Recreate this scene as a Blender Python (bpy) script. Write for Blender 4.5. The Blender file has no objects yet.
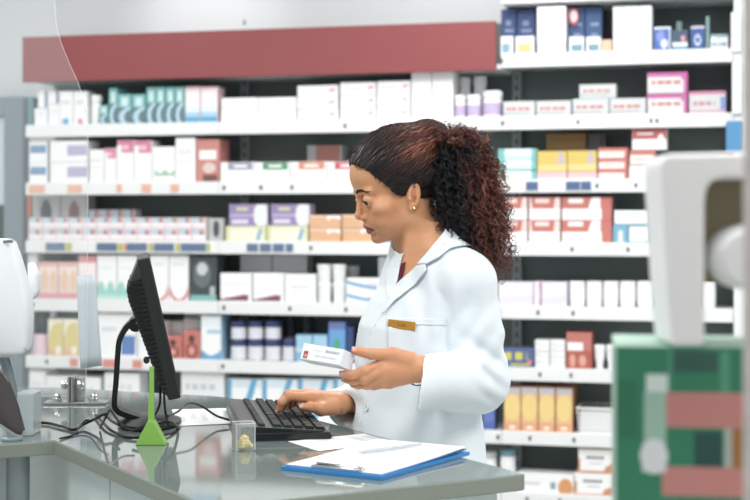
import bpy, bmesh, math, random
import numpy as np
from mathutils import Vector, Matrix
random.seed(7); rng = np.random.default_rng(7)
SC = bpy.context.scene
COL = SC.collection
F = 1460.0; HORIZ = 220.0; CAMZ = 1.436; CZ = 1.02      # focal length in px, horizon row, camera and worktop heights

def px(x, y, Y):
    return Vector(((x - 375.0) / F * Y, Y, CAMZ - (y - HORIZ) / F * Y))
def onz(x, y, z=CZ):
    Y = F * (CAMZ - z) / (y - HORIZ)
    return Vector(((x - 375.0) / F * Y, Y, z))

# ---------------------------------------------------------------- materials
MATS = {}
def lin(c):
    c = c / 255.0
    return c / 12.92 if c <= 0.04045 else ((c + 0.055) / 1.055) ** 2.4
def mat(name, rgb, rough=0.5, metal=0.0, var=0.04, scale=30.0, spec=0.5, bump=0.0, trans=0.0, ior=1.45, coat=0.0, alpha=1.0, emit=0.0, sss=0.0):
    """principled material with a little procedural colour variation"""
    if name in MATS: return MATS[name]
    m = bpy.data.materials.new(name); m.use_nodes = True
    nt = m.node_tree; b = nt.nodes['Principled BSDF']
    c = tuple(lin(v) for v in rgb) + (1.0,)
    b.inputs['Roughness'].default_value = rough; b.inputs['Metallic'].default_value = metal
    b.inputs['Specular IOR Level'].default_value = spec; b.inputs['IOR'].default_value = ior
    b.inputs['Transmission Weight'].default_value = trans; b.inputs['Coat Weight'].default_value = coat
    b.inputs['Alpha'].default_value = alpha
    if sss:
        b.inputs['Subsurface Weight'].default_value = sss
        b.inputs['Subsurface Radius'].default_value = (1.0, .35, .2); b.inputs['Subsurface Scale'].default_value = .006
    b.inputs['Base Color'].default_value = c
    if emit:
        b.inputs['Emission Color'].default_value = c; b.inputs['Emission Strength'].default_value = emit
    if var or bump:
        tc = nt.nodes.new('ShaderNodeTexCoord'); nz = nt.nodes.new('ShaderNodeTexNoise')
        nz.inputs['Scale'].default_value = scale; nz.inputs['Detail'].default_value = 3
        nt.links.new(tc.outputs['Object'], nz.inputs['Vector'])
        if var:
            mr = nt.nodes.new('ShaderNodeMapRange'); mr.inputs['To Min'].default_value = 1 - var; mr.inputs['To Max'].default_value = 1 + var
            nt.links.new(nz.outputs['Fac'], mr.inputs['Value'])
            hv = nt.nodes.new('ShaderNodeHueSaturation'); hv.inputs['Color'].default_value = c
            nt.links.new(mr.outputs['Result'], hv.inputs['Value']); nt.links.new(hv.outputs['Color'], b.inputs['Base Color'])
        if bump:
            bp = nt.nodes.new('ShaderNodeBump'); bp.inputs['Strength'].default_value = bump; bp.inputs['Distance'].default_value = .002
            nt.links.new(nz.outputs['Fac'], bp.inputs['Height']); nt.links.new(bp.outputs['Normal'], b.inputs['Normal'])
    MATS[name] = m
    return m
def colmat(rgb):
    g = sum(rgb) / 3; rgb = tuple(int(round((c * .86 + g * .14) * .92 + 236 * .08)) if min(rgb) < 215 else c for c in rgb)     # carton inks are a little chalky
    return mat('print_%02x%02x%02x' % tuple(rgb), rgb, 0.42, var=0.015, scale=8)

# ---------------------------------------------------------------- object helpers
def link(o, parent=None):
    COL.objects.link(o)
    if parent is not None: o.parent = parent
    return o
def tag(o, label=None, cat=None, group=None, kind=None):
    if label: o['label'] = label
    if cat: o['category'] = cat
    if group: o['group'] = group
    if kind: o['kind'] = kind
    return o
def empty(name, loc=(0, 0, 0), label=None, cat=None, group=None, rz=0.0):
    o = bpy.data.objects.new(name, None); o.empty_display_size = .05
    o.location = loc; o.rotation_euler = (0, 0, rz)
    link(o); return tag(o, label, cat, group)
def mesh_obj(name, verts, faces, mats, parent=None, midx=None, smooth=False, world=True):
    me = bpy.data.meshes.new(name)
    if isinstance(verts, np.ndarray):
        nf = len(faces); k = faces.shape[1]
        me.vertices.add(len(verts)); me.vertices.foreach_set('co', np.asarray(verts, np.float32).ravel())
        me.loops.add(nf * k); me.loops.foreach_set('vertex_index', np.asarray(faces, np.int32).ravel())
        me.polygons.add(nf); me.polygons.foreach_set('loop_start', np.arange(0, nf * k, k, dtype=np.int32))
        me.update(calc_edges=True); me.validate()
    else:
        me.from_pydata([tuple(v) for v in verts], [], faces)
    for m in (mats if isinstance(mats, (list, tuple)) else [mats]): me.materials.append(m)
    if midx is not None: me.polygons.foreach_set('material_index', np.asarray(midx, np.int32))
    if smooth: me.polygons.foreach_set('use_smooth', np.ones(len(me.polygons), bool))
    me.update()
    o = bpy.data.objects.new(name, me); link(o, parent)
    if parent is not None and world: unparent_space(o, parent)
    return o
def unparent_space(o, parent):
    """vertices were given in world space: cancel the parent's transform"""
    root = parent
    while root.parent is not None: root = root.parent
    R = Matrix.LocRotScale(root.location, root.rotation_euler, root.scale).inverted()
    o.data.transform(R)
class MB:
    """collects shapes into one mesh"""
    def __init__(s): s.bm = bmesh.new(); s.mi = 0
    def _new(s, geom):
        for f in geom:
            if isinstance(f, bmesh.types.BMFace): f.material_index = s.mi
    def box(s, lo, hi, M=None, bevel=0.0, seg=2):
        lo, hi = Vector(lo), Vector(hi)
        r = bmesh.ops.create_cube(s.bm, size=1.0)
        vs = r['verts']
        for v in vs: v.co = Vector(((lo + hi) / 2)[i] + v.co[i] * (hi - lo)[i] for i in range(3))
        return s._fin(vs, M, bevel, seg)
    def _fin(s, vs, M, bevel=0, seg=2):
        fs = {f for v in vs for f in v.link_faces}
        for f in fs: f.material_index = s.mi
        if bevel > 0:
            es = list({e for v in vs for e in v.link_edges})
            r = bmesh.ops.bevel(s.bm, geom=es, offset=bevel, segments=seg, affect='EDGES', profile=.5)
            for f in r['faces']: f.material_index = s.mi
            vs = list({v for f in r['faces'] for v in f.verts} | {v for v in vs if v.is_valid})
        if M is not None:
            bmesh.ops.transform(s.bm, matrix=M, verts=[v for v in vs if v.is_valid])
        return s
    def prism(s, pts, z0, z1, M=None, bevel=0.0, seg=2):
        """polygon (x,y) extruded z0..z1"""
        n = len(pts)
        a = [s.bm.verts.new((p[0], p[1], z0)) for p in pts]; b = [s.bm.verts.new((p[0], p[1], z1)) for p in pts]
        s.bm.faces.new(a[::-1]); s.bm.faces.new(b)
        for i in range(n): s.bm.faces.new((a[i], a[(i + 1) % n], b[(i + 1) % n], b[i]))
        bmesh.ops.recalc_face_normals(s.bm, faces=list({f for v in a + b for f in v.link_faces}))
        return s._fin(a + b, M, bevel, seg)
    def lathe(s, prof, n=24, M=None, cap=True):
        """profile [(r,z)...] round z"""
        rows = []
        for r, z in prof:
            rows.append([s.bm.verts.new((r * math.cos(2 * math.pi * k / n), r * math.sin(2 * math.pi * k / n), z)) for k in range(n)])
        for a, b in zip(rows, rows[1:]):
            for k in range(n): s.bm.faces.new((a[k], a[(k + 1) % n], b[(k + 1) % n], b[k]))
        if cap:
            if prof[0][0] > 1e-5: s.bm.faces.new(rows[0][::-1])
            if prof[-1][0] > 1e-5: s.bm.faces.new(rows[-1])
        return s._fin([v for r in rows for v in r], M)
    def tube(s, pts, r, n=8, cap=True):
        pts = [Vector(p) for p in pts]; rows = []
        rs = r if isinstance(r, (list, tuple)) else [r] * len(pts)
        up = Vector((0, 0, 1)); prev = None
        for i, p in enumerate(pts):
            t = (pts[min(i + 1, len(pts) - 1)] - pts[max(i - 1, 0)]).normalized()
            if prev is None:
                a = t.cross(up if abs(t.z) < .9 else Vector((1, 0, 0))).normalized()
            else:
                a = (prev - t * prev.dot(t)).normalized()
            prev = a; b = t.cross(a)
            rows.append([s.bm.verts.new(p + rs[i] * (a * math.cos(2 * math.pi * k / n) + b * math.sin(2 * math.pi * k / n))) for k in range(n)])
        for a, b in zip(rows, rows[1:]):
            for k in range(n): s.bm.faces.new((a[k], a[(k + 1) % n], b[(k + 1) % n], b[k]))
        if cap: s.bm.faces.new(rows[0][::-1]); s.bm.faces.new(rows[-1])
        return s._fin([v for r_ in rows for v in r_], None)
    def build(s, name, mats, parent=None, smooth=False, local=False):
        bmesh.ops.recalc_face_normals(s.bm, faces=s.bm.faces[:])
        me = bpy.data.meshes.new(name); s.bm.to_mesh(me); s.bm.free()
        for m in (mats if isinstance(mats, (list, tuple)) else [mats]): me.materials.append(m)
        if smooth: 
            me.polygons.foreach_set('use_smooth', np.ones(len(me.polygons), bool))
            try: me.set_sharp_from_angle(angle=math.radians(40))
            except Exception: pass
        o = bpy.data.objects.new(name, me); link(o, parent)
        if parent is not None and not local: unparent_space(o, parent)
        return o
def spline(pts, n=12):
    """Catmull-Rom through points"""
    P = [Vector(p) for p in pts]; out = []
    P = [P[0] * 2 - P[1]] + P + [P[-1] * 2 - P[-2]]
    for i in range(1, len(P) - 2):
        for k in range(n):
            t = k / n
            out.append(.5 * ((2 * P[i]) + (P[i + 1] - P[i - 1]) * t + (2 * P[i - 1] - 5 * P[i] + 4 * P[i + 1] - P[i + 2]) * t * t + (-P[i - 1] + 3 * P[i] - 3 * P[i + 1] + P[i + 2]) * t ** 3))
    out.append(P[-2]); return out
def copy_tree(o, parent=None):
    c = o.copy(); COL.objects.link(c)
    if parent is not None: c.parent = parent
    for ch in list(o.children): copy_tree(ch, c)
    return c
# ---------------------------------------------------------------- camera and light
cd = bpy.data.cameras.new('camera'); cam = bpy.data.objects.new('camera', cd); link(cam)
cam.location = (0, 0, CAMZ); cam.rotation_euler = (math.pi / 2, 0, 0)
cd.sensor_width = 36; cd.lens = F * 36 / 750; cd.shift_y = -(250 - HORIZ) / 750
cd.clip_start = .05
cd.dof.use_dof = True; cd.dof.focus_distance = 2.93; cd.dof.aperture_fstop = 4.6
SC.camera = cam
SC.view_settings.view_transform = 'Standard'; SC.view_settings.look = 'None'
SC.view_settings.gamma = 1.0; SC.view_settings.exposure = -0.03; SC.view_settings.use_curve_mapping = False
w = bpy.data.worlds.new('world'); SC.world = w; w.use_nodes = True
w.node_tree.nodes['Background'].inputs['Color'].default_value = (.93, .98, 1.0, 1)
w.node_tree.nodes['Background'].inputs['Strength'].default_value = .62
SC.cycles.max_bounces = 8; SC.cycles.diffuse_bounces = 4; SC.cycles.transparent_max_bounces = 16
SC.cycles.use_denoising = True
SC.cycles.caustics_reflective = False; SC.cycles.caustics_refractive = False
def area(name, loc, rot, sx, sy, power, color=(1, 1, 1)):
    l = bpy.data.lights.new(name, 'AREA'); l.shape = 'RECTANGLE'; l.size = sx; l.size_y = sy; l.energy = power; l.color = color
    o = bpy.data.objects.new(name, l); o.location = loc; o.rotation_euler = rot; link(o); return o

# ---------------------------------------------------------------- the shelving's own frame
TH = math.radians(14.4)
E = Vector((math.cos(TH), -math.sin(TH), 0)); NRM = Vector((-math.sin(TH), -math.cos(TH), 0))   # along the run, out of the shelf
O = Vector((-1.69, 7.1, 0))
def s_of(x, back=0.0):
    a = (x - 375.0) / F
    o = O - NRM * back
    return (a * o.y - o.x) / (E.x - a * E.y)
def z_of(x, y, back=0.0):
    s = s_of(x, back); p = O + E * s - NRM * back
    return CAMZ - (y - HORIZ) / F * p.y
SM = Matrix(((E.x, -NRM.x, 0, O.x), (E.y, -NRM.y, 0, O.y), (0, 0, 1, 0), (0, 0, 0, 1)))     # local (s, depth behind the front, z)
RZ = -TH
# ---------------------------------------------------------------- room
M_wall = mat('wall_paint', (226, 228, 231), .8, var=.02, scale=3, bump=.05)
M_floor = mat('floor_vinyl', (176, 176, 172), .35, var=.08, scale=12)
M_ceil = mat('ceiling_tile', (236, 236, 234), .85, var=.02, scale=6)
M_white = mat('white_steel', (236, 238, 239), .38, var=.015, scale=5)
M_back = mat('charcoal_back_board', (112, 122, 120), .6, var=.08, scale=5)
M_red = mat('dull_red_fascia', (142, 74, 76), .5, var=.03, scale=4)
M_upr = mat('slotted_grey_steel', (150, 157, 158), .45, var=.05)
M_slot = mat('slot_dark', (50, 52, 52), .6)
DEP = .36
fb = MB(); fb.box((-4.5, -1.2, -.05), (4.5, 9.2, 0)); tag(fb.build('floor', M_floor), kind='structure')
cb = MB(); cb.box((-4.5, -1.2, 3.2), (4.5, 9.2, 3.25)); tag(cb.build('ceiling', M_ceil), kind='structure')
wb = MB(); wb.box((-2.6, DEP + .05, 0), (5.2, DEP + .15, 3.2), SM); tag(wb.build('wall_back', M_wall), kind='structure')
# aluminium framed glass door beside the shelving
M_alu = mat('grey_aluminium', (150, 163, 172), .35, var=.04, metal=.2)
M_pane = mat('bright_door_glass', (222, 232, 240), .08, var=.02, spec=.6)
d1 = s_of(24, DEP - .02); zt = z_of(20, 97, DEP)
dr = empty('door_1', SM @ Vector((d1 - .5, DEP, 0))); dr['kind'] = 'structure'
b = MB()
b.box((d1 - .11, DEP - .03, 0), (d1, DEP + .04, zt - .001), SM, .004); b.box((d1 - 1.2, DEP - .03, 0), (d1 - 1.09, DEP + .04, zt - .001), SM, .004)
b.box((d1 - 1.09, DEP - .03, zt - .1), (d1 - .11, DEP + .04, zt - .001), SM, .004); b.box((d1 - 1.09, DEP - .03, .0), (d1 - .11, DEP + .04, .12), SM, .004)
b.build('door_frame', M_alu, dr)
b = MB(); b.box((d1 - 1.088, DEP, .122), (d1 - .112, DEP + .012, zt - .102), SM); b.build('pane', M_pane, dr)
b = MB(); b.box((d1 - .16, DEP - .07, 1.0), (d1 - .145, DEP - .02, 1.25), SM, .004); b.build('door_handle', mat('brushed_steel', (190, 192, 192), .28, metal=1), dr)
po = MB(); z1 = z_of(5, 205, DEP); z0 = z_of(5, 238, DEP)
po.box((d1 - .38, DEP - .006, z0 - .35), (d1 - .118, DEP - .001, z1), SM)
tag(po.build('door_notice', mat('dark_green_notice', (44, 70, 62), .5)), 'dark green notice stuck on the pane of the grey-framed door', 'notice')

# ceiling panels out of view, each with an area lamp
M_lamp = mat('lamp_diffuser', (255, 255, 255), .4, var=0, emit=3.0)
def ceiling_lamp(x, y, sx, sy, power, rz=0):
    e = empty('ceiling_light', (x, y, 3.2), 'flat white unseen ceiling light panel', 'ceiling light', 'ceiling light panels', rz)
    f = MB(); M = Matrix.Translation((x, y, 0)) @ Matrix.Rotation(rz, 4, 'Z')
    for lo, hi in (((-sx/2-.03, -sy/2-.03, 3.165), (sx/2+.03, -sy/2, 3.199)), ((-sx/2-.03, sy/2, 3.165), (sx/2+.03, sy/2+.03, 3.199)), ((-sx/2-.03, -sy/2, 3.165), (-sx/2, sy/2, 3.199)), ((sx/2, -sy/2, 3.165), (sx/2+.03, sy/2, 3.199))): f.box(lo, hi, M)
    f.build('frame', M_white, e)
    d = MB(); d.box((-sx/2, -sy/2, 3.18), (sx/2, sy/2, 3.199), M); d.build('diffuser', M_lamp, e)
    area('ceiling_lamp_light', (x, y, 3.16), (0, 0, rz), sx, sy, power, (1, .99, .97))
# ---------------------------------------------------------------- shelving units
ZB = [2.116, 1.838, 1.557, 1.277, .995, .72, .436, .165]      # bottom of each price rail
SH = .06; TOP = .055
SHELFNAME = {0: 'highest shelf of the tall unit'}
BAYS = [(-.012, .985), (.985, 2.326), (2.326, 3.335)]
M_tag = {'b': mat('slate_blue_price_label', (104, 122, 152), .5), 'y': mat('yellow_price_label', (190, 190, 110), .5), 'o': mat('orange_price_label', (233, 180, 160), .5), 'd': mat('dark_price_stud', (70, 72, 76), .5), 'w': mat('pale_price_label', (248, 249, 249), .5), 'n': mat('navy_price_label', (88, 108, 146), .5), 'r': mat('red_price_label', (222, 150, 140), .5)}
SHELFOBJ = {}
labels = ['white steel shelving unit under the red fascia, beside the grey door', 'white steel shelving unit under the red fascia, behind the woman', 'taller white steel shelving unit with no fascia, behind the green carton']
for i, (a, c) in enumerate(BAYS):
    U = empty('shelving_unit', SM @ Vector(((a + c) / 2, DEP, 0)), labels[i], 'shelf unit')
    top = 2.36 if i < 2 else 2.75
    b = MB(); b.box((a + .002, DEP - .022, .05), (c - .002, DEP - .004, top), SM); b.build('back_panel', M_back, U)
    b = MB(); b.box((a + .002, .03, .0), (c - .002, DEP - .03, .1), SM); b.build('plinth', M_white, U)
    for u in ((a, a + .045), (c - .012, c)) if i == 2 else ((a, a + .045),):
        if u[0] < 0: u = (a, a + .02)
        bb = MB(); bb.box((u[0] + .002, DEP - .06, .1), (u[1], DEP - .024, top), SM); 
        bb.mi = 1
        for k in range(46): 
            zz = .14 + k * .05
            if u[1] - u[0] > .04: bb.box((u[0] + .019, DEP - .0605, zz), (u[0] + .028, DEP - .0598, zz + .024), SM)
        bb.build('upright', [M_upr, M_slot], U)
    for k, zb in enumerate(ZB):
        if k == 0 and i < 2: continue
        b = MB(); b.box((a + .002, .012, zb + .015), (c - .002, DEP - .062, zb + TOP), SM, .002, 1)
        sh = b.build('shelf', M_white, U)
        b = MB(); b.box((a + .001, 0, zb), (c - .001, .011, zb + SH), SM, .002, 1); b.build('price_rail', M_white, sh)
        for br in (a + .05, c - .03):
            pass
        SHELFOBJ[(k, i)] = sh
    if i == 2:
        b = MB(); b.box((a + .002, .0, 2.40), (c - .002, DEP - .062, 2.52), SM, .003, 1); b.build('top_shelf', M_white, U)
        b = MB(); b.box((c + .001, -.01, .0), (c + .06, DEP - .02, 2.75), SM, .003, 1); b.build('end_panel', M_white, U)
    else:
        z0, z1 = 2.103, 2.322
        b = MB(); b.box((a + .002, .002, z0 + .01), (c - .002, DEP - .03, z0 + .03), SM); b.build('canopy', M_white, U)
b = MB(); b.box((-.012, -.03, 2.103), (2.306, -.0005, 2.322), SM, .002, 1); tag(b.build('fascia_board', M_red), 'long plain dull red fascia board along the top of the shelving', 'fascia')
def price(k, x0, x1, col, h=.62):
    """price label on rail k between pixel columns"""
    zb = ZB[k]; s0, s1 = s_of(x0), s_of(x1)
    i = next(i for i, (a, c) in enumerate(BAYS) if a - .05 <= (s0 + s1) / 2 <= c)
    s1 = min(s1, BAYS[i][1] - .003); s0 = max(s0, BAYS[i][0] + .003)
    b = MB(); m = SH * (1 - h) / 2
    b.box((s0, -.0035, zb + m), (s1, -.0005, zb + SH - m), SM); b.build('price_label', M_tag[col], SHELFOBJ[(k, i)])
for x0, x1 in ((46, 65), (97, 117), (127, 147), (154, 174), (181, 206), (247, 258), (260, 271), (273, 284), (286, 293)): price(3, x0, x1, 'b')
for x0, x1 in ((66, 72), (118, 123), (149, 153), (176, 180), (207, 210)): price(3, x0, x1, 'y')
for x0, x1 in ((124, 126.5),): price(3, x0, x1, 'r')
for x0, x1 in ((29, 45), (68, 82)): price(2, x0, x1, 'o')
for x0, x1 in ((117, 122), (142, 151), (171, 179)): price(2, x0, x1, 'o')
for x0, x1 in ((526, 538), (566, 580), (581, 591)): price(2, x0, x1, 'n')
for x0, x1 in ((600, 625), (640, 648)): price(3, x0, x1, 'w')
for x0, x1 in ((70, 78), (103, 118), (133, 142)): price(5, x0, x1, 'r')
for k, xs in ((1, (345, 460, 503, 578, 651, 657)), (2, (224, 261, 292, 597, 636)), (3, (311, 572, 628)), (4, (33, 224, 290, 346, 538, 573, 661)), (5, (223, 47, 540, 571, 346)), (6, (498, 530, 574)), (0, (502,)), (7, (560, 527))):
    for x in xs: price(k, x - 1.2, x + 1.2, 'd', .3)
# ---------------------------------------------------------------- stock on the shelves
W = (246, 247, 248); W2 = (236, 239, 242); GR = (200, 206, 208); RED = (190, 70, 66); SAL = (205, 110, 100); NAVY = (50, 62, 104); BLUE = (70, 108, 170)
TEAL = (116, 190, 190); SLATE = (98, 118, 124); PBL = (176, 214, 234); PINK = (222, 120, 150); LPINK = (240, 200, 208); VIO = (148, 128, 184); LIL = (186, 174, 208); LILW = (232, 226, 240)
YEL = (222, 192, 92); LIME = (222, 224, 172); ORG = (231, 176, 130); BURG = (126, 62, 96); MAG = (198, 92, 160); MINT = (150, 214, 204); CYAN = (84, 168, 216); SKY = (158, 206, 236); BLK = (44, 48, 52); BRN = (160, 120, 70); GRN = (60, 140, 100); DGR = (120, 126, 130); CRM = (236, 214, 150)
def rect(u, v, a, b, c, d): return a <= u <= b and c <= v <= d
def ell(u, v, cu, cv, ru, rv): return ((u - cu) / ru) ** 2 + ((v - cv) / rv) ** 2 <= 1
def lines(u, v, col, base, a=.12, b=.8, rows=((.62, .72), (.42, .5)), dash=1):
    for c, d in rows:
        if rect(u, v, a, b, c, d) and (not dash or int(u * 24) % 5): return col
    return base
def waves(u, v, base, col, h=.2, amp=.12, n=1.0):
    return col if v < h + amp * math.sin(2 * math.pi * n * u - 1.2) else base
D = {}          # name -> (grid x, grid y, colour function, side colour)
D['plain'] = (10, 8, lambda u, v: lines(u, v, (222, 226, 230), W), W)
D['plaingrey'] = (10, 8, lambda u, v: lines(u, v, (200, 206, 212), W2), W2)
D['navybar'] = (12, 8, lambda u, v: (110, 120, 176) if u > .72 else W, W)
D['dots'] = (12, 14, lambda u, v: CYAN if ell(u, v, .45, .1, .28, .12) else (214, 222, 232) if rect(u, v, .1, .8, .6, .75) else W, W)
D['dotp'] = (12, 14, lambda u, v: PINK if ell(u, v, .5, .1, .2, .1) else (214, 222, 224) if rect(u, v, .15, .7, .6, .75) else W, W)
D['tube'] = (14, 26, lambda u, v: (PBL if ell(u, v, 1.0, .24, .95, .33) and not ell(u, v, 1.25, .24, .75, .27) else SLATE if v < .56 else (206, 234, 236) if rect(u, v, .25, .8, .62, .9) else TEAL), TEAL)
D['pinkblue'] = (8, 12, lambda u, v: CYAN if v < .16 else SKY if v < .3 else LPINK if v > .93 else (248, 240, 244) if v > .45 else (226, 240, 248), LPINK)
D['redtick'] = (16, 8, lambda u, v: (232, 150, 160) if rect(u, v, .78, .95, .4 + (u - .78) * .8, .62 + (u - .78) * .8) else (226, 230, 234) if rect(u, v, .1, .6, .4, .55) else W, W2)
D['circle'] = (16, 20, lambda u, v: (228, 232, 236) if ell(u, v, .5, .38, .33, .25) and not ell(u, v, .5, .38, .25, .19) else (222, 226, 232) if rect(u, v, .1, .9, .82, .86) else W, W)
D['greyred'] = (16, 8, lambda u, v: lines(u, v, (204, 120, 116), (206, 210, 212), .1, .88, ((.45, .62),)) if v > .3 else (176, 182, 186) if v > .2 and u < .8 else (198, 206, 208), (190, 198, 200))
D['magenta'] = (18, 10, lambda u, v: (lines(u, v, (200, 110, 110), (214, 214, 216), .1, .85, ((.45, .6),)) if u < .93 and v < .78 and not (u > .85 and v > .66) else MAG), MAG)
D['pinkgrey'] = (14, 8, lambda u, v: (206, 110, 150) if v > .86 else (120, 150, 216) if rect(u, v, .84, 1, .2, .75) else (208, 170, 178) if v < .2 else lines(u, v, (190, 140, 140), (206, 206, 210), .1, .7, ((.4, .55),)), (210, 180, 190))
D['bluebar'] = (10, 12, lambda u, v: (104, 146, 186) if .42 < v < .78 and .06 < u < .94 else W, W2)
D['bluebar2'] = (10, 12, lambda u, v: (82, 118, 198) if .3 < v < .72 and .06 < u < .94 else W, W2)
D['viobar'] = (14, 12, lambda u, v: (176, 168, 206) if .28 < v < .78 and u > .48 else W, W2)
D['pinkcap'] = (12, 14, lambda u, v: (PINK if not rect(u, v, .3, .7, .8, .9) else (236, 190, 205)) if v > .72 and (u > .25 or v > .9) else W, W)
D['greenscript'] = (16, 16, lambda u, v: (150, 196, 170) if .2 < v < .3 + .05 * math.sin(14 * u) and u > .1 else W, W)
D['redpanel'] = (12, 14, lambda u, v: W if rect(u, v, .12, .86, .55, .76) else (224, 200, 196) if ell(u, v, .55, .34, .28, .12) else (120, 70, 70) if rect(u, v, .3, .9, .0, .18) else (206, 128, 120), (190, 112, 106))
def tab(c): return (14, 8, lambda u, v: c if v > .62 and .22 < u < .98 and not rect(u, v, .4, .8, .72, .9) else W, W)
D['tabgrey'] = tab((150, 152, 176)); D['tabgreen'] = tab((84, 150, 110)); D['taborange'] = tab((224, 142, 104)); D['tabred'] = tab((214, 80, 100))
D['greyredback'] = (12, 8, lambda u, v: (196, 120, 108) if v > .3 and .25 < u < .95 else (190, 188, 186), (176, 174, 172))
D['tealstripe'] = (12, 6, lambda u, v: TEAL if u < .18 or u > .86 else (228, 246, 244) if v > .3 else (196, 230, 228), TEAL)
D['yellowvio'] = (16, 10, lambda u, v: LIL if u > .62 and abs(u - .8) < .16 * (1.15 - v) and v > .42 else (234, 208, 130) if v < .36 else YEL, YEL)
D['pinkstrip'] = (8, 4, lambda u, v: (238, 190, 190) if v > .3 else (246, 214, 210), (236, 190, 190))
D['brown'] = (8, 6, lambda u, v: BRN if v < .8 else (150, 112, 64), (146, 108, 60))
D['greyvio'] = (8, 6, lambda u, v: (104, 100, 122) if u < .7 else (84, 84, 98), (90, 88, 104))
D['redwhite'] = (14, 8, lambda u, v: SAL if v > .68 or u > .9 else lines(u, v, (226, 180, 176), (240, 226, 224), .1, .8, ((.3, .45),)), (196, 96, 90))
D['redtop'] = (14, 12, lambda u, v: (186, 84, 84) if v > .48 and not ell(u, v, .84, .55, .08, .2) and not rect(u, v, .15, .6, .72, .8) else W2, (208, 208, 204))
D['pack'] = (9, 6, lambda u, v: (190, 208, 222) if v > .62 and u < .62 else (226, 160, 164) if v > .62 and u > .74 else (60, 74, 92) if v > .62 else (246, 240, 242) if v > .25 else (236, 218, 222), (236, 230, 232))
D['greypack'] = (10, 10, lambda u, v: (66, 74, 82) if ell(u, v, .5, .55, .22, .35) else (188, 190, 188), (160, 162, 160))
D['greypack2'] = (10, 10, lambda u, v: (120, 72, 76) if ell(u, v, .5, .5, .22, .38) else (184, 184, 180), (160, 160, 156))
D['violet'] = (16, 12, lambda u, v: W2 if ell(u, v, .84, .5, .2, .6) else (206, 206, 160) if rect(u, v, .2, .5, .72, .86) else LIL if .4 < v < .55 else (222, 216, 236) if rect(u, v, .06, .5, .1, .3) else VIO, LIL)
D['lime'] = (16, 10, lambda u, v: (128, 176, 206) if rect(u, v, .74 + .1 * v, .84 + .1 * v, .1, .85) else LIME if u < .1 or u > .93 or v > .88 else (236, 238, 214), LIME)
D['orange'] = (16, 8, lambda u, v: W if v > .82 - .75 * abs(u - .8) and .55 < u else ORG if v < .9 else (240, 214, 190), ORG)
D['trap'] = (20, 12, lambda u, v: (SAL if (.06 + .1 * (1 - v) < u < .84 - .1 * (1 - v)) and not (rect(u, v, .2, .66, .74, .95)) else (242, 214, 210)) if v > .52 else W, (198, 104, 98))
D['trapr'] = (20, 12, lambda u, v: (SAL if u < .6 - .14 * (1 - v) and not rect(u, v, .12, .42, .74, .95) or u > .78 else W) if v > .5 else W if u < .8 else SAL, (190, 96, 90))
D['bluew'] = (14, 12, lambda u, v: W2 if rect(u, v, .34, .66, 0, .72) else (110, 176, 208), (110, 176, 208))
D['whiteblueend'] = (12, 8, lambda u, v: (120, 176, 196) if v < .12 else (196, 222, 228) if u > .94 else lines(u, v, (222, 200, 200), W, .12, .8, ((.5, .62),)), (130, 180, 200))
D['pinkorange'] = (18, 18, lambda u, v: (236, 178, 168) if v > .88 else (240, 196, 160) if ell(u, v, .3, .52, .16, .28) or ell(u, v, .78, .5, .14, .28) else (226, 150, 158) if v < .18 else (246, 224, 218) if v > .68 else (240, 206, 196), (236, 200, 190))
D['pinkback'] = (14, 12, lambda u, v: (224, 150, 154) if v > .84 else (236, 190, 140) if v < .3 and u > .3 else (250, 236, 236), (230, 200, 196))
D['mint'] = (20, 18, lambda u, v: MINT if v < .2 + .22 * abs(math.sin(6.2 * u + .4)) and v > .1 else (190, 230, 222) if v <= .1 else lines(u, v, (226, 240, 236), W, .1, .8, ((.7, .74),)), W2)
D['redcurve'] = (20, 18, lambda u, v: (214, 120, 112) if ell(u, v, .5, .42, .62, .46) and not ell(u, v, .5, .5, .52, .46) and v < .4 else lines(u, v, (216, 222, 232), W, .1, .8, ((.78, .84),)), W)
D['blackhighlight'] = (16, 18, lambda u, v: (120, 186, 180) if v < .13 else (196, 204, 206) if ell(u, v, .45, .72, .2, .15) else (96, 106, 108) if ell(u, v, .45, .6, .34, .3) else (176, 184, 184) if rect(u, v, .74, .94, .12, .34) else (60, 68, 72), (44, 50, 54))  # the round pale highlight is painted into the print colours
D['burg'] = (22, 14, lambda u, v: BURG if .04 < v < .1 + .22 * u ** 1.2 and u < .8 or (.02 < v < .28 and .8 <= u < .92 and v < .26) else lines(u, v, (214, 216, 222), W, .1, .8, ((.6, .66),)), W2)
D['burgdim'] = (16, 12, lambda u, v: (112, 62, 88) if .04 < v < .16 + .4 * u * (1.2 - u) else (196, 198, 198), (170, 172, 172))  # darker copy of the burg print: rear-row shade is in its colours
D['whitesmall'] = (12, 10, lambda u, v: lines(u, v, (214, 214, 218), W, .16, .8, ((.52, .6), (.36, .42))), W2)
D['bluewave'] = (22, 10, lambda u, v: (110, 172, 222) if abs(v - (.2 + .5 * (1 - u) ** 2)) < .14 and u < .75 else (232, 180, 186) if rect(u, v, .5, .8, .5, .62) else W, W2)
D['tealnote'] = (10, 10, lambda u, v: (206, 222, 214) if ell(u, v, .6, .4, .25, .25) else (190, 206, 222) if v < .1 else W, W2)
D['lilac'] = (14, 10, lambda u, v: (238, 232, 244) if v > .3 + .2 * u else (226, 222, 240), LILW)
D['lilacm'] = (14, 10, lambda u, v: (216, 110, 160) if u > .8 and not rect(u, v, .86, .94, .3, .7) else (240, 234, 244), LILW)
D['sun'] = (18, 18, lambda u, v: (244, 238, 224) if ell(u, v, .7, .16, .2, .12) else (226, 208, 124) if ell(u, v, .7, .5, .62, .42) and u < .98 else (236, 180, 140) if v < .2 else (246, 240, 214) if v > .55 else (234, 200, 130), (236, 226, 200))
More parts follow.
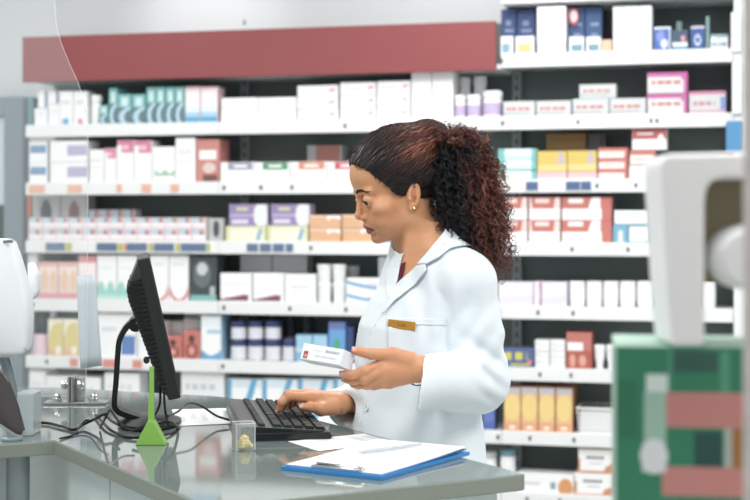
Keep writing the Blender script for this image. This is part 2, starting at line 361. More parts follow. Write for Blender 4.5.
D['bluepic'] = (18, 16, lambda u, v: (90, 130, 196) if rect(u, v, .62, .98, .06, .5) else (216, 160, 176) if rect(u, v, .66, .76, .1, .2) else (214, 226, 240) if rect(u, v, .1, .5, .6, .7) else W, W)
D['redfig'] = (16, 16, lambda u, v: (90, 50, 52) if ell(u, v, .5, .72, .2, .14) else (110, 60, 60) if ell(u, v, .5, .3, .36, .28) and not ell(u, v, .5, .3, .24, .2) else (236, 160, 150) if ell(u, v, .5, .3, .12, .1) else (206, 112, 100), (206, 120, 110))
D['whitered'] = (10, 12, lambda u, v: (216, 130, 118) if v < .02 else W, W)
D['blueswoosh'] = (14, 22, lambda u, v: (90, 164, 214) if v < .22 - .12 * math.sin(3.1 * u) else (160, 204, 230) if .6 < v < .68 and u > .3 else (232, 240, 246) if v > .72 else W, (150, 196, 226))
D['skybox'] = (12, 12, lambda u, v: SKY if v > .5 else (196, 226, 244) if v > .36 else (120, 184, 226), (110, 170, 216))
D['bluebox'] = (14, 20, lambda u, v: (70, 170, 120) if ell(u, v, .5, .44, .2, .16) else (206, 110, 140) if ell(u, v, .5, .24, .18, .1) else (96, 116, 180) if v > .82 else (92, 160, 226), (60, 96, 170))
D['navybox'] = (8, 10, lambda u, v: (40, 64, 120) if v > .3 else (54, 84, 150), (36, 54, 104))
D['magentabox'] = (8, 10, lambda u, v: (206, 70, 140) if v > .3 else (224, 110, 160), (180, 60, 120))
D['yellownavy'] = (18, 10, lambda u, v: (212, 204, 84) if (.4 < v < .8 and int(u * 9) % 3 and u < .8) or rect(u, v, .3, .9, .1, .22) else (226, 120, 110) if rect(u, v, .8, .95, .2, .4) else (80, 98, 150), (70, 84, 130))
D['strip'] = (10, 5, lambda u, v: (206, 210, 218) if .35 < v < .65 and .12 < u < .4 else (226, 230, 232) if v < .16 else W, W2)
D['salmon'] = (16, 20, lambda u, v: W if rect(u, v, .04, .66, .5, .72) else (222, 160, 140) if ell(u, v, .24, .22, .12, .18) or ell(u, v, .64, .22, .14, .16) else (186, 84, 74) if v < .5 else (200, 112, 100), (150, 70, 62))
D['orangecup'] = (16, 20, lambda u, v: (196, 190, 196) if v > .84 else (246, 212, 128) if ell(u, v, .5, .55, .5, .3) else (250, 236, 214) if rect(u, v, .3, .7, .06, .12) else (240, 188, 126) if v > .2 else (236, 164, 122), (206, 140, 90))
D['whiteorange'] = (20, 14, lambda u, v: (96, 100, 112) if rect(u, v, .2, .72, .56, .72) and int(u * 40) % 4 else (216, 140, 100) if ell(u, v, 1.0, .0, .3, .4) or v < .06 or (u < .06 and v < .6) else (200, 204, 210) if rect(u, v, .3, .66, .36, .42) else W, (230, 190, 160))
D['whiteorange2'] = (22, 12, lambda u, v: (226, 150, 90) if ell(u, v, .86, .3, .13, .5) else (130, 160, 190) if rect(u, v, .6, .68, .2, .6) else (206, 208, 212) if rect(u, v, .1, .4, .4, .55) else W, W2)
D['bluediag'] = (26, 10, lambda u, v: CYAN if abs(u - (.5 + .36 * (v - .2))) < .09 or (u < .12 and v > .5) else (220, 232, 240) if v > .8 else W, W2)
D['bluesolid'] = (8, 10, lambda u, v: (90, 120, 196) if v > .3 else (70, 100, 180), (60, 84, 150))
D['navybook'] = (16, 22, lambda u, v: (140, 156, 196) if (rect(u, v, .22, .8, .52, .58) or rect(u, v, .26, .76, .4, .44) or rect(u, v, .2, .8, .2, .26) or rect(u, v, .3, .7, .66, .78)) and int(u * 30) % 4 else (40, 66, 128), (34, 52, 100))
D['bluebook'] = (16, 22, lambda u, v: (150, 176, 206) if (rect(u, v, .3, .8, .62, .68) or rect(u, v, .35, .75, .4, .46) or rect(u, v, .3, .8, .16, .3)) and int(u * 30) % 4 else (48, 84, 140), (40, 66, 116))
D['sketch'] = (22, 24, lambda u, v: (176, 200, 204) if abs(ell(u, v, .7, .1, .2, .14) - ell(u, v, .7, .1, .15, .1)) or (abs(v - .28 + .06 * (u - .5) ** 2 * 8) < .02) or (u < .3 and v < .3 and int(u * 44) % 5 == 1) else W, W)
D['marble'] = (26, 24, lambda u, v: (210, 214, 218) if math.sin(9 * u + 7 * v + 2 * math.sin(5 * v + 3 * u)) > .86 or math.sin(6 * u - 11 * v + 2.2 * math.sin(7 * u)) > .93 else (240, 241, 242), W2)
D['minilabel'] = (12, 8, lambda u, v: (120, 170, 200) if rect(u, v, .14, .8, .12, .62) else W, W)
D['minigold'] = (12, 8, lambda u, v: (224, 196, 120) if rect(u, v, .1, .86, .12, .6) else W, W)
D['miniteal'] = (12, 8, lambda u, v: (110, 150, 170) if rect(u, v, .14, .9, .12, .55) else W, W)
D['peach'] = (6, 5, lambda u, v: (232, 186, 156), (226, 176, 146))
D['bluepix'] = (14, 12, lambda u, v: (216, 226, 240) if ell(u, v, .62, .3, .22, .2) else (120, 140, 216) if ell(u, v, .4, .62, .25, .25) else (226, 232, 240) if v > .92 or u > .94 else (66, 104, 186), (80, 110, 180))
D['ringbox'] = (16, 14, lambda u, v: (222, 232, 240) if ell(u, v, .5, .42, .24, .24) and not ell(u, v, .5, .42, .15, .15) else (206, 200, 216) if v > .88 else (50, 84, 160), (50, 76, 140))
D['mixbox'] = (12, 12, lambda u, v: (232, 150, 160) if ell(u, v, .7, .6, .14, .16) else W2 if .2 < v < .4 else (60, 80, 110) if v > .4 else (80, 150, 190), (90, 120, 140))
D['thinteal'] = (4, 8, lambda u, v: (120, 160, 160), (96, 130, 130))
D['tinyblue'] = (12, 8, lambda u, v: (120, 170, 200) if v > .8 or rect(u, v, .1, .4, .2, .5) else (60, 70, 96) if rect(u, v, .55, .8, .2, .5) else W, W2)
D['tealside'] = (5, 10, lambda u, v: (90, 140, 142), (80, 120, 124))
D['orangeside'] = (5, 8, lambda u, v: (206, 110, 70) if v > .5 else (120, 60, 50), (110, 60, 50))
D['rollgrey'] = (6, 10, lambda u, v: (226, 228, 230), (210, 212, 216))
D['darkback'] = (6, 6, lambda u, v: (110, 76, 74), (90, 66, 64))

CART = {}
def carton_mesh(design, w_, h_, d_):
    key = (design, round(w_, 3), round(h_, 3), round(d_, 3))
    if key in CART: return CART[key]
    nx, ny, fn, side = D[design]
    nx, ny = nx * 2, ny * 2
    vs, fs, mi, mats_, idx = [], [], [], [], {}
    def mid(c):
        c = tuple(int(x) for x in c)
        if c not in idx: idx[c] = len(mats_); mats_.append(colmat(c))
        return idx[c]
    r = min(.0015, w_ * .06, h_ * .06)      # softened carton edges
    for j in range(ny + 1):
        for i in range(nx + 1): vs.append((-w_ / 2 + r + (w_ - 2 * r) * i / nx, 0, r + (h_ - 2 * r) * j / ny))
    for j in range(ny):
        for i in range(nx):
            a = j * (nx + 1) + i
            fs.append((a, a + 1, a + nx + 2, a + nx + 1)); mi.append(mid(fn((i + .5) / nx, (j + .5) / ny)))
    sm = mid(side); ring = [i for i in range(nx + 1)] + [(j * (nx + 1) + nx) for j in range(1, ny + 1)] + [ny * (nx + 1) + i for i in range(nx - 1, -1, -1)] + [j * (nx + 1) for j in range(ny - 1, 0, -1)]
    base = len(vs); n = len(ring)
    def out(p, y, g):
        x, _, z = p; return ((x / (w_ / 2 - r)) * (w_ / 2) if g else x, y, (z - r) / (h_ - 2 * r) * h_ if g else z)
    for y, g in ((r, 1), (d_ - r, 1), (d_, 0)):
        for k in ring: vs.append(out(vs[k], y, g))
    prev = ring
    for lv in range(3):
        cur = [base + lv * n + k for k in range(n)]
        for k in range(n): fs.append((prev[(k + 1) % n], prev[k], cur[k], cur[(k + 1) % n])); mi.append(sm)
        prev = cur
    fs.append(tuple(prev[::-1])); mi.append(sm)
    me = bpy.data.meshes.new('carton'); me.from_pydata(vs, [], fs)
    for m in mats_: me.materials.append(m)
    me.polygons.foreach_set('material_index', mi); me.update()
    CART[key] = me
    return me
ORD = ['first', 'second', 'third', 'fourth', 'fifth', 'sixth', 'seventh', 'eighth', 'ninth', 'tenth', 'eleventh', 'twelfth', 'thirteenth', 'fourteenth', 'fifteenth']
def shelf_phrase(k, s):
    if s > BAYS[2][0] - .03: return 'on tall-unit %s shelf' % (['top', 'second', 'third', 'fourth', 'fifth', 'sixth', 'seventh', 'lowest'][k])
    return 'on red-fascia %s shelf' % (['', 'top', 'second', 'third', 'fourth', 'fifth', 'sixth', 'seventh'][k])
def rowpos(i, n):
    if n == 1: return ''
    if n == 2: return ('left one', 'right one')[i]
    return ORD[i] + ' from left'
def laypos(j, n):
    if n == 1: return ''
    if n == 2: return ('lower layer', 'upper layer')[j]
    if n == 3: return ('lowest layer', 'middle layer', 'upper layer')[j]
    return ORD[j] + ' layer up'
def place(name, me, s, dep, z, label, group):
    o = bpy.data.objects.new(name, me); p = SM @ Vector((s, dep, z)); o.location = p; o.rotation_euler = (0, 0, RZ)
    link(o); return tag(o, label, name.split('_')[-1] if name != 'pill_jar' else 'jar', group)
def row(k, desc, design, xs, layers=1, dep=.1, front=.022, base=None, gap=.0016, extra='', name='medicine_carton', ret=None):
    """cartons standing on shelf k: xs = [(x0, x1, ytop), ...] as measured on the photograph"""
    designs = design if isinstance(design, (list, tuple)) else [design]
    n = len(xs); total = n * layers; tops = []
    for i, (x0, x1, yt) in enumerate(xs):
        s0, s1 = s_of(x0, front), s_of(x1, front)
        z1 = z_of((x0 + x1) / 2, yt, front); z0 = ZB[k] + TOP + .0006 if base is None else base[i] if isinstance(base, (list, tuple)) else base
        w_ = s1 - s0 - gap; h_ = (z1 - z0) / layers
        for j in range(layers):
            me = carton_mesh(designs[(i + j * 0) % len(designs)], w_, h_ - .0008, dep)
            parts = [desc + (' ' + extra if extra else ''), rowpos(i, n), laypos(j, layers), shelf_phrase(k, s0)]
            lab = parts[0] + ' ' + parts[3] + ''.join(', ' + q for q in parts[1:3] if q)
            jit = random.uniform(-.003, .005) if front < .06 else random.uniform(0, .004)
            o = place(name, me, (s0 + s1) / 2 + random.uniform(-.0004, .0004), front + jit, z0 + j * h_, lab, (desc + ' ' + shelf_phrase(k, s0)) if total > 1 else None)
        tops.append(z0 + layers * h_ + .0004)
    return tops
# round stock -------------------------------------------------------
def jar(k, desc, xs, body, cap, label, name='pill_jar', front=.03, base=None, capfrac=.22, capw=1.0, neck=.88, bodyprof=None, lh=(.15, .75), lidlip=True, extra=''):
    """xs = [(x0,x1,ytop)]; each jar is body > label band, cap"""
    n = len(xs); tops = []; proto = {}
    for i, (x0, x1, yt) in enumerate(xs):
        s0, s1 = s_of(x0, front), s_of(x1, front); r = (s1 - s0) / 2 - .0012
        z1 = z_of((x0 + x1) / 2, yt, front); z0 = ZB[k] + TOP + .0006 if base is None else base[i] if isinstance(base, (list, tuple)) else base
        h = z1 - z0; hc = h * capfrac; hb = h - hc
        lab = desc + ' ' + shelf_phrase(k, s0) + (', ' + rowpos(i, n) if n > 1 else '') + (', ' + extra if extra else '')
        e = empty(name, SM @ Vector(((s0 + s1) / 2, front + r, z0)), lab, 'tub' if 'tub' in name else 'bottle' if 'bottle' in name else 'jar', (desc + ' ' + shelf_phrase(k, s0)) if n > 1 else None, RZ)
        m = MB(); prof = bodyprof(r, hb) if bodyprof else [(r * .9, 0), (r * .97, .003), (r * .97, hb * .86), (r * neck, hb * .97), (r * neck, hb)]
        m.lathe(prof, 24); m.build('body', body, e, True, local=True)
        if label is not None:
            m = MB(); rr = r * .985 if not bodyprof else None
            if rr: m.lathe([(rr, hb * lh[0]), (rr, hb * lh[1])], 24, cap=False); m.build('label', label, e, True, local=True)
        m = MB(); rc = r * capw
        m.lathe([(rc * .96, hb + .0003), (rc, hb + .002), (rc, h - .003), (rc * .93, h), (0, h)], 24); m.build('cap', cap, e, True, local=True)
        tops.append(z1 + .0004)
    return tops
def pmat(n, c, r=.35): return mat(n, c, r, var=.02)
P_W = pmat('white_plastic', (246, 247, 248)); P_LIL = pmat('lilac_label', (196, 180, 214)); P_NAVY = pmat('navy_plastic', (66, 76, 118)); P_TEALC = pmat('teal_cap', (110, 150, 160)); P_DK = pmat('dark_bottle', (58, 60, 70)); P_PK = pmat('pale_pink_plastic', (232, 206, 216)); P_GRY = pmat('grey_plastic', (196, 198, 200)); P_BLK = pmat('black_plastic', (44, 46, 50)); P_LAB = pmat('grey_lettered_label', (224, 226, 232)); P_BR = pmat('brown_label', (170, 140, 120)); P_BLUE = pmat('blue_print', (100, 150, 206))
# ---- red-fascia units, top shelf (k=1)
row(1, 'narrow teal carton', 'tealside', [(28, 33, 97)], dep=.2)
row(1, 'short white carton beside teal one', 'plain', [(34, 47, 108)])
t = row(1, 'small white carton', 'plain', [(48, 59.5, 104)])
row(1, 'white carton with navy bar', 'navybar', [(38, 48, 91), (48.5, 59.5, 91)], base=[z_of(43, 107.6, .022), t[0]])
row(1, 'white carton with blue dot', 'dots', [(60, 73, 91)]); row(1, 'white carton with pink dot', 'dotp', [(73.4, 87, 91)])
jar(1, 'white capped bottle', [(89, 99.5, 95)], P_W, P_W, None, 'white_bottle', capfrac=.25, capw=1.0, neck=.8)
row(1, 'teal toothpaste carton with pale crescent', 'tube', [(100, 108, 105), (108.5, 117, 88), (117.5, 131, 94), (131.5, 145, 94), (146, 155.5, 87), (156, 165, 87), (165.5, 174.5, 87), (175, 184, 87)], dep=.12)
row(1, 'pale pink carton with blue foot', 'pinkblue', [(184.8, 200, 86.5), (200.5, 217.5, 86.5)])
row(1, 'flat white carton', 'plain', [(221, 258, 97.5), (258.5, 296, 97)], layers=2, dep=.2)
row(1, 'white carton with pink tick', 'redtick', [(297, 338, 85), (340, 376, 82), (377, 410, 80.5)], layers=3, dep=.2)
row(1, 'tall white carton with faint circle', 'circle', [(411, 431.5, 72), (432, 453, 71.5)], dep=.14)
jar(1, 'lilac supplement bottle', [(453.5, 465, 95), (465.5, 480, 94.5), (481, 501, 90.5)], P_W, P_W, P_LIL, 'supplement_bottle', front=.02, capfrac=.24)
jar(1, 'rear lilac supplement bottle', [(457, 470, 77), (472, 486, 76)], P_W, P_W, P_LIL, 'supplement_bottle', front=.16, capfrac=.22)
# ---- tall unit, second shelf
t = row(1, 'grey carton with red lettering', 'greyred', [(503, 535, 101), (536, 571, 100.5), (572.5, 609, 98.5), (609.7, 646, 98)])
row(1, 'single grey carton atop others', 'greyred', [(579, 616, 84)], base=t[2] + .0005, front=.03)
row(1, 'grey carton with magenta border', 'magenta', [(647, 687.5, 72)], layers=2, dep=.16)
row(1, 'grey carton with pink top', 'pinkgrey', [(689, 726, 91)])
# ---- tall unit, top shelf
row(0, 'navy book-like carton', 'navybook', [(501, 516.5, 9), (517, 535, 9.5)], front=.09, dep=.12)
row(0, 'small white carton with blue label', 'minilabel', [(500.5, 513, 36)], dep=.05); row(0, 'small white carton with gold label', 'minigold', [(515.5, 534, 36)], dep=.05)
row(0, 'tall white carton with line sketch', 'sketch', [(537, 566, 6)], dep=.1)
row(0, 'blue book-like carton', 'bluebook', [(568, 584.5, 7), (585, 602, 7)], front=.09, dep=.12)
b = MB(); zc = z_of(573, 16, .06)
b.lathe([(0, -.006), (.028, -.006), (.028, .006), (0, .006)], 28, SM @ Matrix.Translation((s_of(573, .06), .075, zc)) @ Matrix.Rotation(math.pi / 2, 4, 'X') @ Matrix.Diagonal((.85, 1.4, 1, 1)))
b.mi = 1
b.lathe([(0, .006), (.02, .0062), (.02, .009), (0, .009)], 28, SM @ Matrix.Translation((s_of(573.6, .06), .075, zc)) @ Matrix.Rotation(math.pi / 2, 4, 'X') @ Matrix.Diagonal((.85, 1.4, 1, 1)))
tag(b.build('hanging_oval_tag', [colmat((196, 70, 80)), colmat((240, 220, 224))], None, True), 'red and white oval tag hanging before the blue book-like cartons', 'tag')
row(0, 'small white carton with teal label', 'miniteal', [(569, 584, 36.5), (586, 600.5, 36.5)], dep=.05); row(0, 'small peach carton', 'peach', [(601, 612, 39.5)], dep=.05)
row(0, 'large white marbled carton', 'marble', [(613, 652, 6)], dep=.12)
row(0, 'small blue carton with pictures', 'bluepix', [(653.5, 671, 26.5)], dep=.06); row(0, 'small mixed blue carton', 'mixbox', [(672, 688, 30)], dep=.06)
row(0, 'small navy carton with white ring', 'ringbox', [(690.5, 705, 25.5)], dep=.06); row(0, 'thin teal upright carton', 'thinteal', [(705.8, 709.5, 16)], dep=.08); row(0, 'small rear teal carton', 'thinteal', [(676, 682, 21)], dep=.05, front=.12)
row(0, 'tiny white and blue carton', 'tinyblue', [(710.5, 718, 34), (718.5, 728, 34)], dep=.06)
# ---- red-fascia, second shelf (k=2)
row(2, 'white carton with blue bar', ['bluebar'], [(28.5, 47, 140.5)], layers=2, dep=.14)
row(2, 'white carton with violet bar', ['viobar'], [(50, 87.5, 140.5)], layers=2, dep=.14)
row(2, 'plain white carton by glass edge', 'plain', [(89.5, 104, 149.5)])
row(2, 'white carton with pink top', 'pinkcap', [(104.5, 116.5, 148), (117, 134, 140), (134.5, 152, 140.5)])
row(2, 'white carton with green script', 'greenscript', [(152.5, 175, 146.5)])
row(2, 'tall plain white carton', 'plain', [(175.5, 195.5, 137.5)])
row(2, 'salmon carton with white panels', 'redpanel', [(196, 219.5, 139)], dep=.14)
row(2, 'white carton with grey tab', 'tabgrey', [(220.5, 254.5, 162)]); row(2, 'white carton with green tab', 'tabgreen', [(255, 289.5, 162)]); row(2, 'white carton with orange tab', 'taborange', [(290, 326, 161.5)]); row(2, 'white carton with red tab', 'tabred', [(327, 361, 161.5), (361.5, 395, 161)])
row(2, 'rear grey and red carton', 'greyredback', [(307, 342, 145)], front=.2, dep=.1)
# tall unit third shelf
row(2, 'flat white carton with teal ends', 'tealstripe', [(498, 536.5, 148.5)], layers=3)
t = row(2, 'flat pale pink carton', 'pinkstrip', [(537, 567, 172), (567.5, 597, 171.5)])
row(2, 'yellow carton with violet mark', 'yellowvio', [(537, 567, 151), (567.5, 597, 150.5)], base=t)
t2 = ZB[2] + TOP
row(2, 'rear brown carton', 'brown', [(546, 586, 133.5)], front=.18, dep=.1, base=t2 + .0006); row(2, 'rear dark violet carton', 'greyvio', [(587, 606, 134)], front=.2, dep=.1)
row(2, 'red and white flat carton', 'redwhite', [(598, 628, 147.5)], layers=3)
t = row(2, 'white carton under red ones', 'plain', [(629, 662, 165)])
t = row(2, 'red and white carton of middle layer', 'redwhite', [(629.5, 656, 150)], base=t)
row(2, 'red-topped white carton', 'redtop', [(632, 667, 128)], base=t[0], dep=.11)
# ---- third shelf (k=3)
xs = [(28.5 + 13.6 * i, 28.5 + 13.6 * i + 13.4, 217.5) for i in range(13)]
row(3, 'small striped pack', 'pack', xs, layers=2, dep=.09, gap=.001)
row(3, 'small striped pack of rear row', 'pack', [(88 + 11.8 * i, 88 + 11.8 * i + 11.6, 209.5) for i in range(4)], front=.125, dep=.08)
row(3, 'grey pack with dark figure', 'greypack', [(32, 60, 195)], front=.125, dep=.1); row(3, 'grey pack with maroon figure', 'greypack2', [(60.5, 87.5, 195)], front=.125, dep=.1)
row(3, 'narrow orange and maroon carton', 'orangeside', [(26.8, 31.5, 192)], front=.125, dep=.1)
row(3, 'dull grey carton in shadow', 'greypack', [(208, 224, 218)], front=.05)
t = row(3, 'lime and white carton', 'lime', [(225.5, 266, 226), (266.8, 308, 225.5)], dep=.12)
row(3, 'violet carton with white disc', 'violet', [(229, 267.5, 204), (271, 309.5, 204)], base=t, front=.03, dep=.1)
row(3, 'orange carton with white sweep', 'orange', [(309.5, 341, 215), (342, 375, 214.5)], layers=2, dep=.12)
row(3, 'red carton with white flash', 'trap', [(498, 527.5, 197), (528.5, 560.5, 197)], layers=2, dep=.14); row(3, 'wide red carton with white flash', 'trapr', [(561.5, 612, 197)], layers=2, dep=.14)
row(3, 'blue carton with white bar', 'bluew', [(612.8, 628, 225)], dep=.12)
t = row(3, 'white carton with blue base', 'whiteblueend', [(628.6, 650, 226)])
row(3, 'wide white carton with blue base', 'whiteblueend', [(614, 650, 210)], base=t[0] + .001)
# ---- fourth shelf (k=4)
row(4, 'pale grey upright carton', 'rollgrey', [(27.5, 37, 253)], dep=.08)
row(4, 'peach and pink carton', 'pinkorange', [(38, 57.5, 262), (58, 77.5, 262)], dep=.1)
row(4, 'pink and white carton behind glass edge', 'pinkback', [(78, 96, 255)], dep=.12)
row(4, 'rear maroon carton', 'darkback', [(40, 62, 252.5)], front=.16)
row(4, 'white carton with mint hills', 'mint', [(97, 117, 255), (117.5, 137, 255)], dep=.12)
row(4, 'white carton with red curve', 'redcurve', [(150, 168.5, 255), (169, 188.5, 255)], dep=.12)
row(4, 'black carton with pale painted highlight', 'blackhighlight', [(190, 217, 256)], dep=.12)
row(4, 'white carton with burgundy swoosh', 'burg', [(220, 251.5, 273), (252.5, 283.5, 273)], dep=.12)
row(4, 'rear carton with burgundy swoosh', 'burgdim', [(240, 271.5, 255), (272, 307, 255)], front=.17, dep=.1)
row(4, 'square white carton by burgundy ones', 'whitesmall', [(284.5, 315, 274)], dep=.12)
tubp = lambda r, h: [(r * .82, 0), (r * .86, .003), (r * .94, h)]
t = jar(4, 'white tub with brown label', [(315.5, 330, 283), (330.5, 345, 283)], P_W, P_W, None, 'white_tub', bodyprof=tubp, capfrac=.2, extra='lower one')
jar(4, 'white lidded tub', [(315, 330, 264.5), (330.3, 344.5, 264.5)], P_W, P_W, None, 'white_tub', base=t, bodyprof=tubp, capfrac=.24, extra='upper one')
jar(4, 'rear grey tub', [(345, 358, 266)], P_GRY, P_GRY, None, 'grey_tub', front=.17, bodyprof=tubp, capfrac=.24)
row(4, 'white carton with blue wave', 'bluewave', [(346, 388, 278)], layers=2, dep=.12)
row(4, 'white note-sized carton', 'tealnote', [(378, 400, 257)], front=.15)
row(4, 'pale lilac carton', 'lilac', [(498, 533.5, 282), (541.5, 567, 282)], dep=.12); row(4, 'narrow magenta-striped carton', 'lilacm', [(534, 541, 281.5)], dep=.12)
rollp = lambda r, h: [(r * .8, 0), (r * .96, h * .12), (r, h * .4), (r, h * .8), (r * .97, h)]
jar(4, 'plump white tub', [(567.8, 585, 281.5), (585.3, 602, 281.5), (602.3, 618.5, 281.5), (618.8, 635.5, 281.5), (635.8, 655, 281.5), (657, 673, 281), (674, 690, 281), (700, 716, 281)], P_W, P_W, None, 'white_tub', bodyprof=rollp, capfrac=.12, capw=.98)
# ---- fifth shelf (k=5)
t = jar(5, 'pale pink jar', [(30, 46.5, 331)], P_PK, P_BLK, P_PK, capfrac=.12)
jar(5, 'black jar above pink jar', [(30.5, 46, 312)], P_BLK, P_BLK, None, base=t, capfrac=.25)
row(5, 'white carton with yellow sun', 'sun', [(47.5, 63, 319), (63.5, 79, 319), (79.5, 95.5, 319)], dep=.1)
row(5, 'white carton with blue photograph', 'bluepic', [(97, 137, 313)], dep=.1)
row(5, 'white carton behind the monitor', 'plain', [(138, 163, 321)], dep=.1)
row(5, 'red carton with dark figure', 'redfig', [(164, 182, 336), (182.8, 200.3, 330.5)], dep=.1)
row(5, 'rear white carton above red figures', 'plain', [(164, 182.5, 321), (183, 200, 319)], front=.14, dep=.1); row(5, 'rear tall white carton', 'plain', [(184, 220, 313.5)], front=.247, dep=.08)
row(5, 'white carton with blue swoosh', 'blueswoosh', [(201, 221.5, 315)], dep=.12)
t = jar(5, 'navy-lidded jar', [(228, 244.5, 340), (245.5, 261.5, 340), (262.5, 279, 340), (280.5, 295, 340)], P_NAVY, P_NAVY, P_LAB, capfrac=.2, lh=(.06, .86), neck=.92, extra='lower row')
jar(5, 'navy-lidded jar', [(228.3, 244.3, 321.5), (245.8, 261.3, 321.5), (262.8, 278.8, 321.5)], P_NAVY, P_NAVY, P_LAB, base=t, capfrac=.22, lh=(.06, .86), neck=.92, extra='upper row')
jar(5, 'dark rear bottle', [(246, 259, 312), (264, 277, 312), (283, 294, 314), (298, 312, 316)], P_DK, P_DK, P_GRY, 'dark_bottle', front=.2, capfrac=.2, lh=(.3, .6))
row(5, 'pale blue carton', 'skybox', [(295.7, 312.5, 335), (313, 327.5, 335)], dep=.1)
row(5, 'tall blue carton with green spot', 'bluebox', [(328.2, 345.5, 322)], dep=.1); row(5, 'dark blue carton', 'navybox', [(346.2, 353.5, 327)], dep=.1)
row(5, 'magenta carton behind the hand', 'magentabox', [(359, 374, 328)], dep=.1)
row(5, 'navy carton with yellow lettering', 'yellownavy', [(500, 534, 348)], dep=.1)
row(5, 'flat white carton with grey print', 'strip', [(535, 549.5, 340), (550, 565.3, 340)], layers=5, dep=.1)
row(5, 'dark red carton with white panel', 'salmon', [(566, 592, 332)], dep=.16)
cupp = lambda r, h: [(r * .6, 0), (r * .62, h * .3), (r * .9, h * .7), (r * .95, h)]
jar(5, 'white flared tub', [(593, 605, 345), (605.5, 617, 345), (617.5, 629, 345)], P_W, P_W, None, 'white_tub', bodyprof=cupp, capfrac=.3)
# ---- sixth shelf (k=6)
row(6, 'plain white carton above the counter', 'plain', [(29, 45, 371), (45.5, 68, 376), (69, 100, 377), (104, 139, 373)], dep=.12)
row(6, 'wide white carton behind the monitor', 'plaingrey', [(181, 224, 371.5)], dep=.2)
row(6, 'white pack with blue diagonal', 'bluediag', [(227, 262, 379), (262.5, 297.5, 379), (298, 333, 379), (333.5, 366, 379)], dep=.12)
row(6, 'blue carton beside the coat', 'bluesolid', [(483, 495, 402)], dep=.1)
row(6, 'orange carton with yellow cup', 'orangecup', [(503.8, 520.8, 387), (521.2, 538, 387), (538.4, 555, 387.5), (555.4, 572.5, 388)], dep=.1)
row(6, 'rear dark brown carton', 'brown', [(556, 577, 385)], front=.21, dep=.09)
# ---- lowest shelf (k=7)
jar(7, 'white jar with teal lid', [(498.5, 515, 451)], P_W, P_TEALC, None, capfrac=.14, extra='just past the counter corner'); jar(7, 'white jar with grey lid', [(478, 496, 453)], P_W, P_GRY, None, capfrac=.14)
row(7, 'wide white carton with orange spot', 'whiteorange2', [(517, 574, 473.5)], dep=.12)
t = row(7, 'white carton with orange corner', 'whiteorange', [(574.5, 614, 473)], dep=.12)
row(7, 'upper white carton with orange corner', 'whiteorange', [(578, 615, 449)], base=t[0] + .0005, dep=.11)
# white wire basket on the sixth shelf
s0, s1 = s_of(577, .03), s_of(619, .03); zb = ZB[6] + TOP + .001; zt = z_of(594, 408, .03)
bk = empty('wire_basket', SM @ Vector(((s0 + s1) / 2, .03, zb)), 'white wire basket beside the orange cartons on tall-unit seventh shelf', 'basket', None, RZ)
w2 = (s1 - s0) / 2; h = zt - zb; b = MB()
for j in range(6):
    z = .003 + (h - .006) * j / 5; g = w2 * (.9 + .1 * j / 5)
    b.tube([(-g, 0, z), (g, 0, z), (g, .2, z), (-g, .2, z), (-g, 0, z)], .0028 if j < 5 else .005, 6)
for i in range(9):
    u = -1 + 2 * i / 8; b.tube([(u * w2 * .9, .0, 0.002), (u * w2, -.0, h - .003)], .002, 5); b.tube([(u * w2 * .9, .2, 0.002), (u * w2, .2, h - .003)], .002, 5)
b.build('wire_frame', P_W, bk, True, local=True)
b = MB(); b.box((-w2 * .86, .012, .004), (w2 * .86, .188, h * .82)); b.build('liner', P_W, bk, local=True)
# clipped to the end panel of the tall unit
e0 = 3.337
for i, (y0, y1, x0, x1, c, nm, lab) in enumerate(((52, 12, 731, 742, (236, 238, 240), 'hanging_leaflet', 'white leaflet clipped high on the end panel of the tall unit'), (114, 62, 732, 743, (232, 236, 240), 'hanging_leaflet', 'white leaflet clipped below another on the tall unit end panel'), (153, 121, 726, 743, (70, 140, 196), 'hanging_packet', 'bright blue packet hanging at the end of the tall unit'))):
    sa, sb = s_of(x0, -.02), s_of(x1, -.02); za, zb_ = z_of(736, y0, -.02), z_of(736, y1, -.02)
    b = MB(); b.box((sa, -.028, za), (sb, -.0125, zb_), SM, .004, 2); tag(b.build(nm, colmat(c)), lab, 'leaflet' if 'leaf' in nm else 'packet')
# ---------------------------------------------------------------- counter
M_top = mat('glossy_grey_laminate', (116, 127, 124), .05, var=.03, scale=40, spec=.75)
M_edge = mat('grey_laminate_edge', (140, 146, 136), .3, var=.03, scale=40)
M_panel = mat('pale_green_white_panel', (224, 236, 234), .3, var=.015, scale=6)
M_steel = mat('brushed_steel', (190, 192, 192), .28, metal=1)
M_chrome = mat('chrome', (214, 216, 214), .12, metal=1, var=0)
def xy(v): return Vector((v[0], v[1]))
cA = xy(onz(527, 474)); u_ = Vector((.495, -.869)).normalized(); n_ = Vector((-u_.y * -1, 0)) if False else Vector((-.869, -.495)).normalized()
cB = cA - u_ * 1.20; cC = xy(onz(60, 387.5)); cD = xy(onz(-60, 387)); cF = xy(onz(54, 440.5)); cE = cF + n_ * .55; cG = cA + n_ * ((cF - cA).dot(n_))
cD2 = Vector((cE.x, cD.y))
ctr = empty('pharmacy_counter', (cA.x, cA.y, 0), 'glossy grey counter the woman stands behind, with white panels below', 'counter')
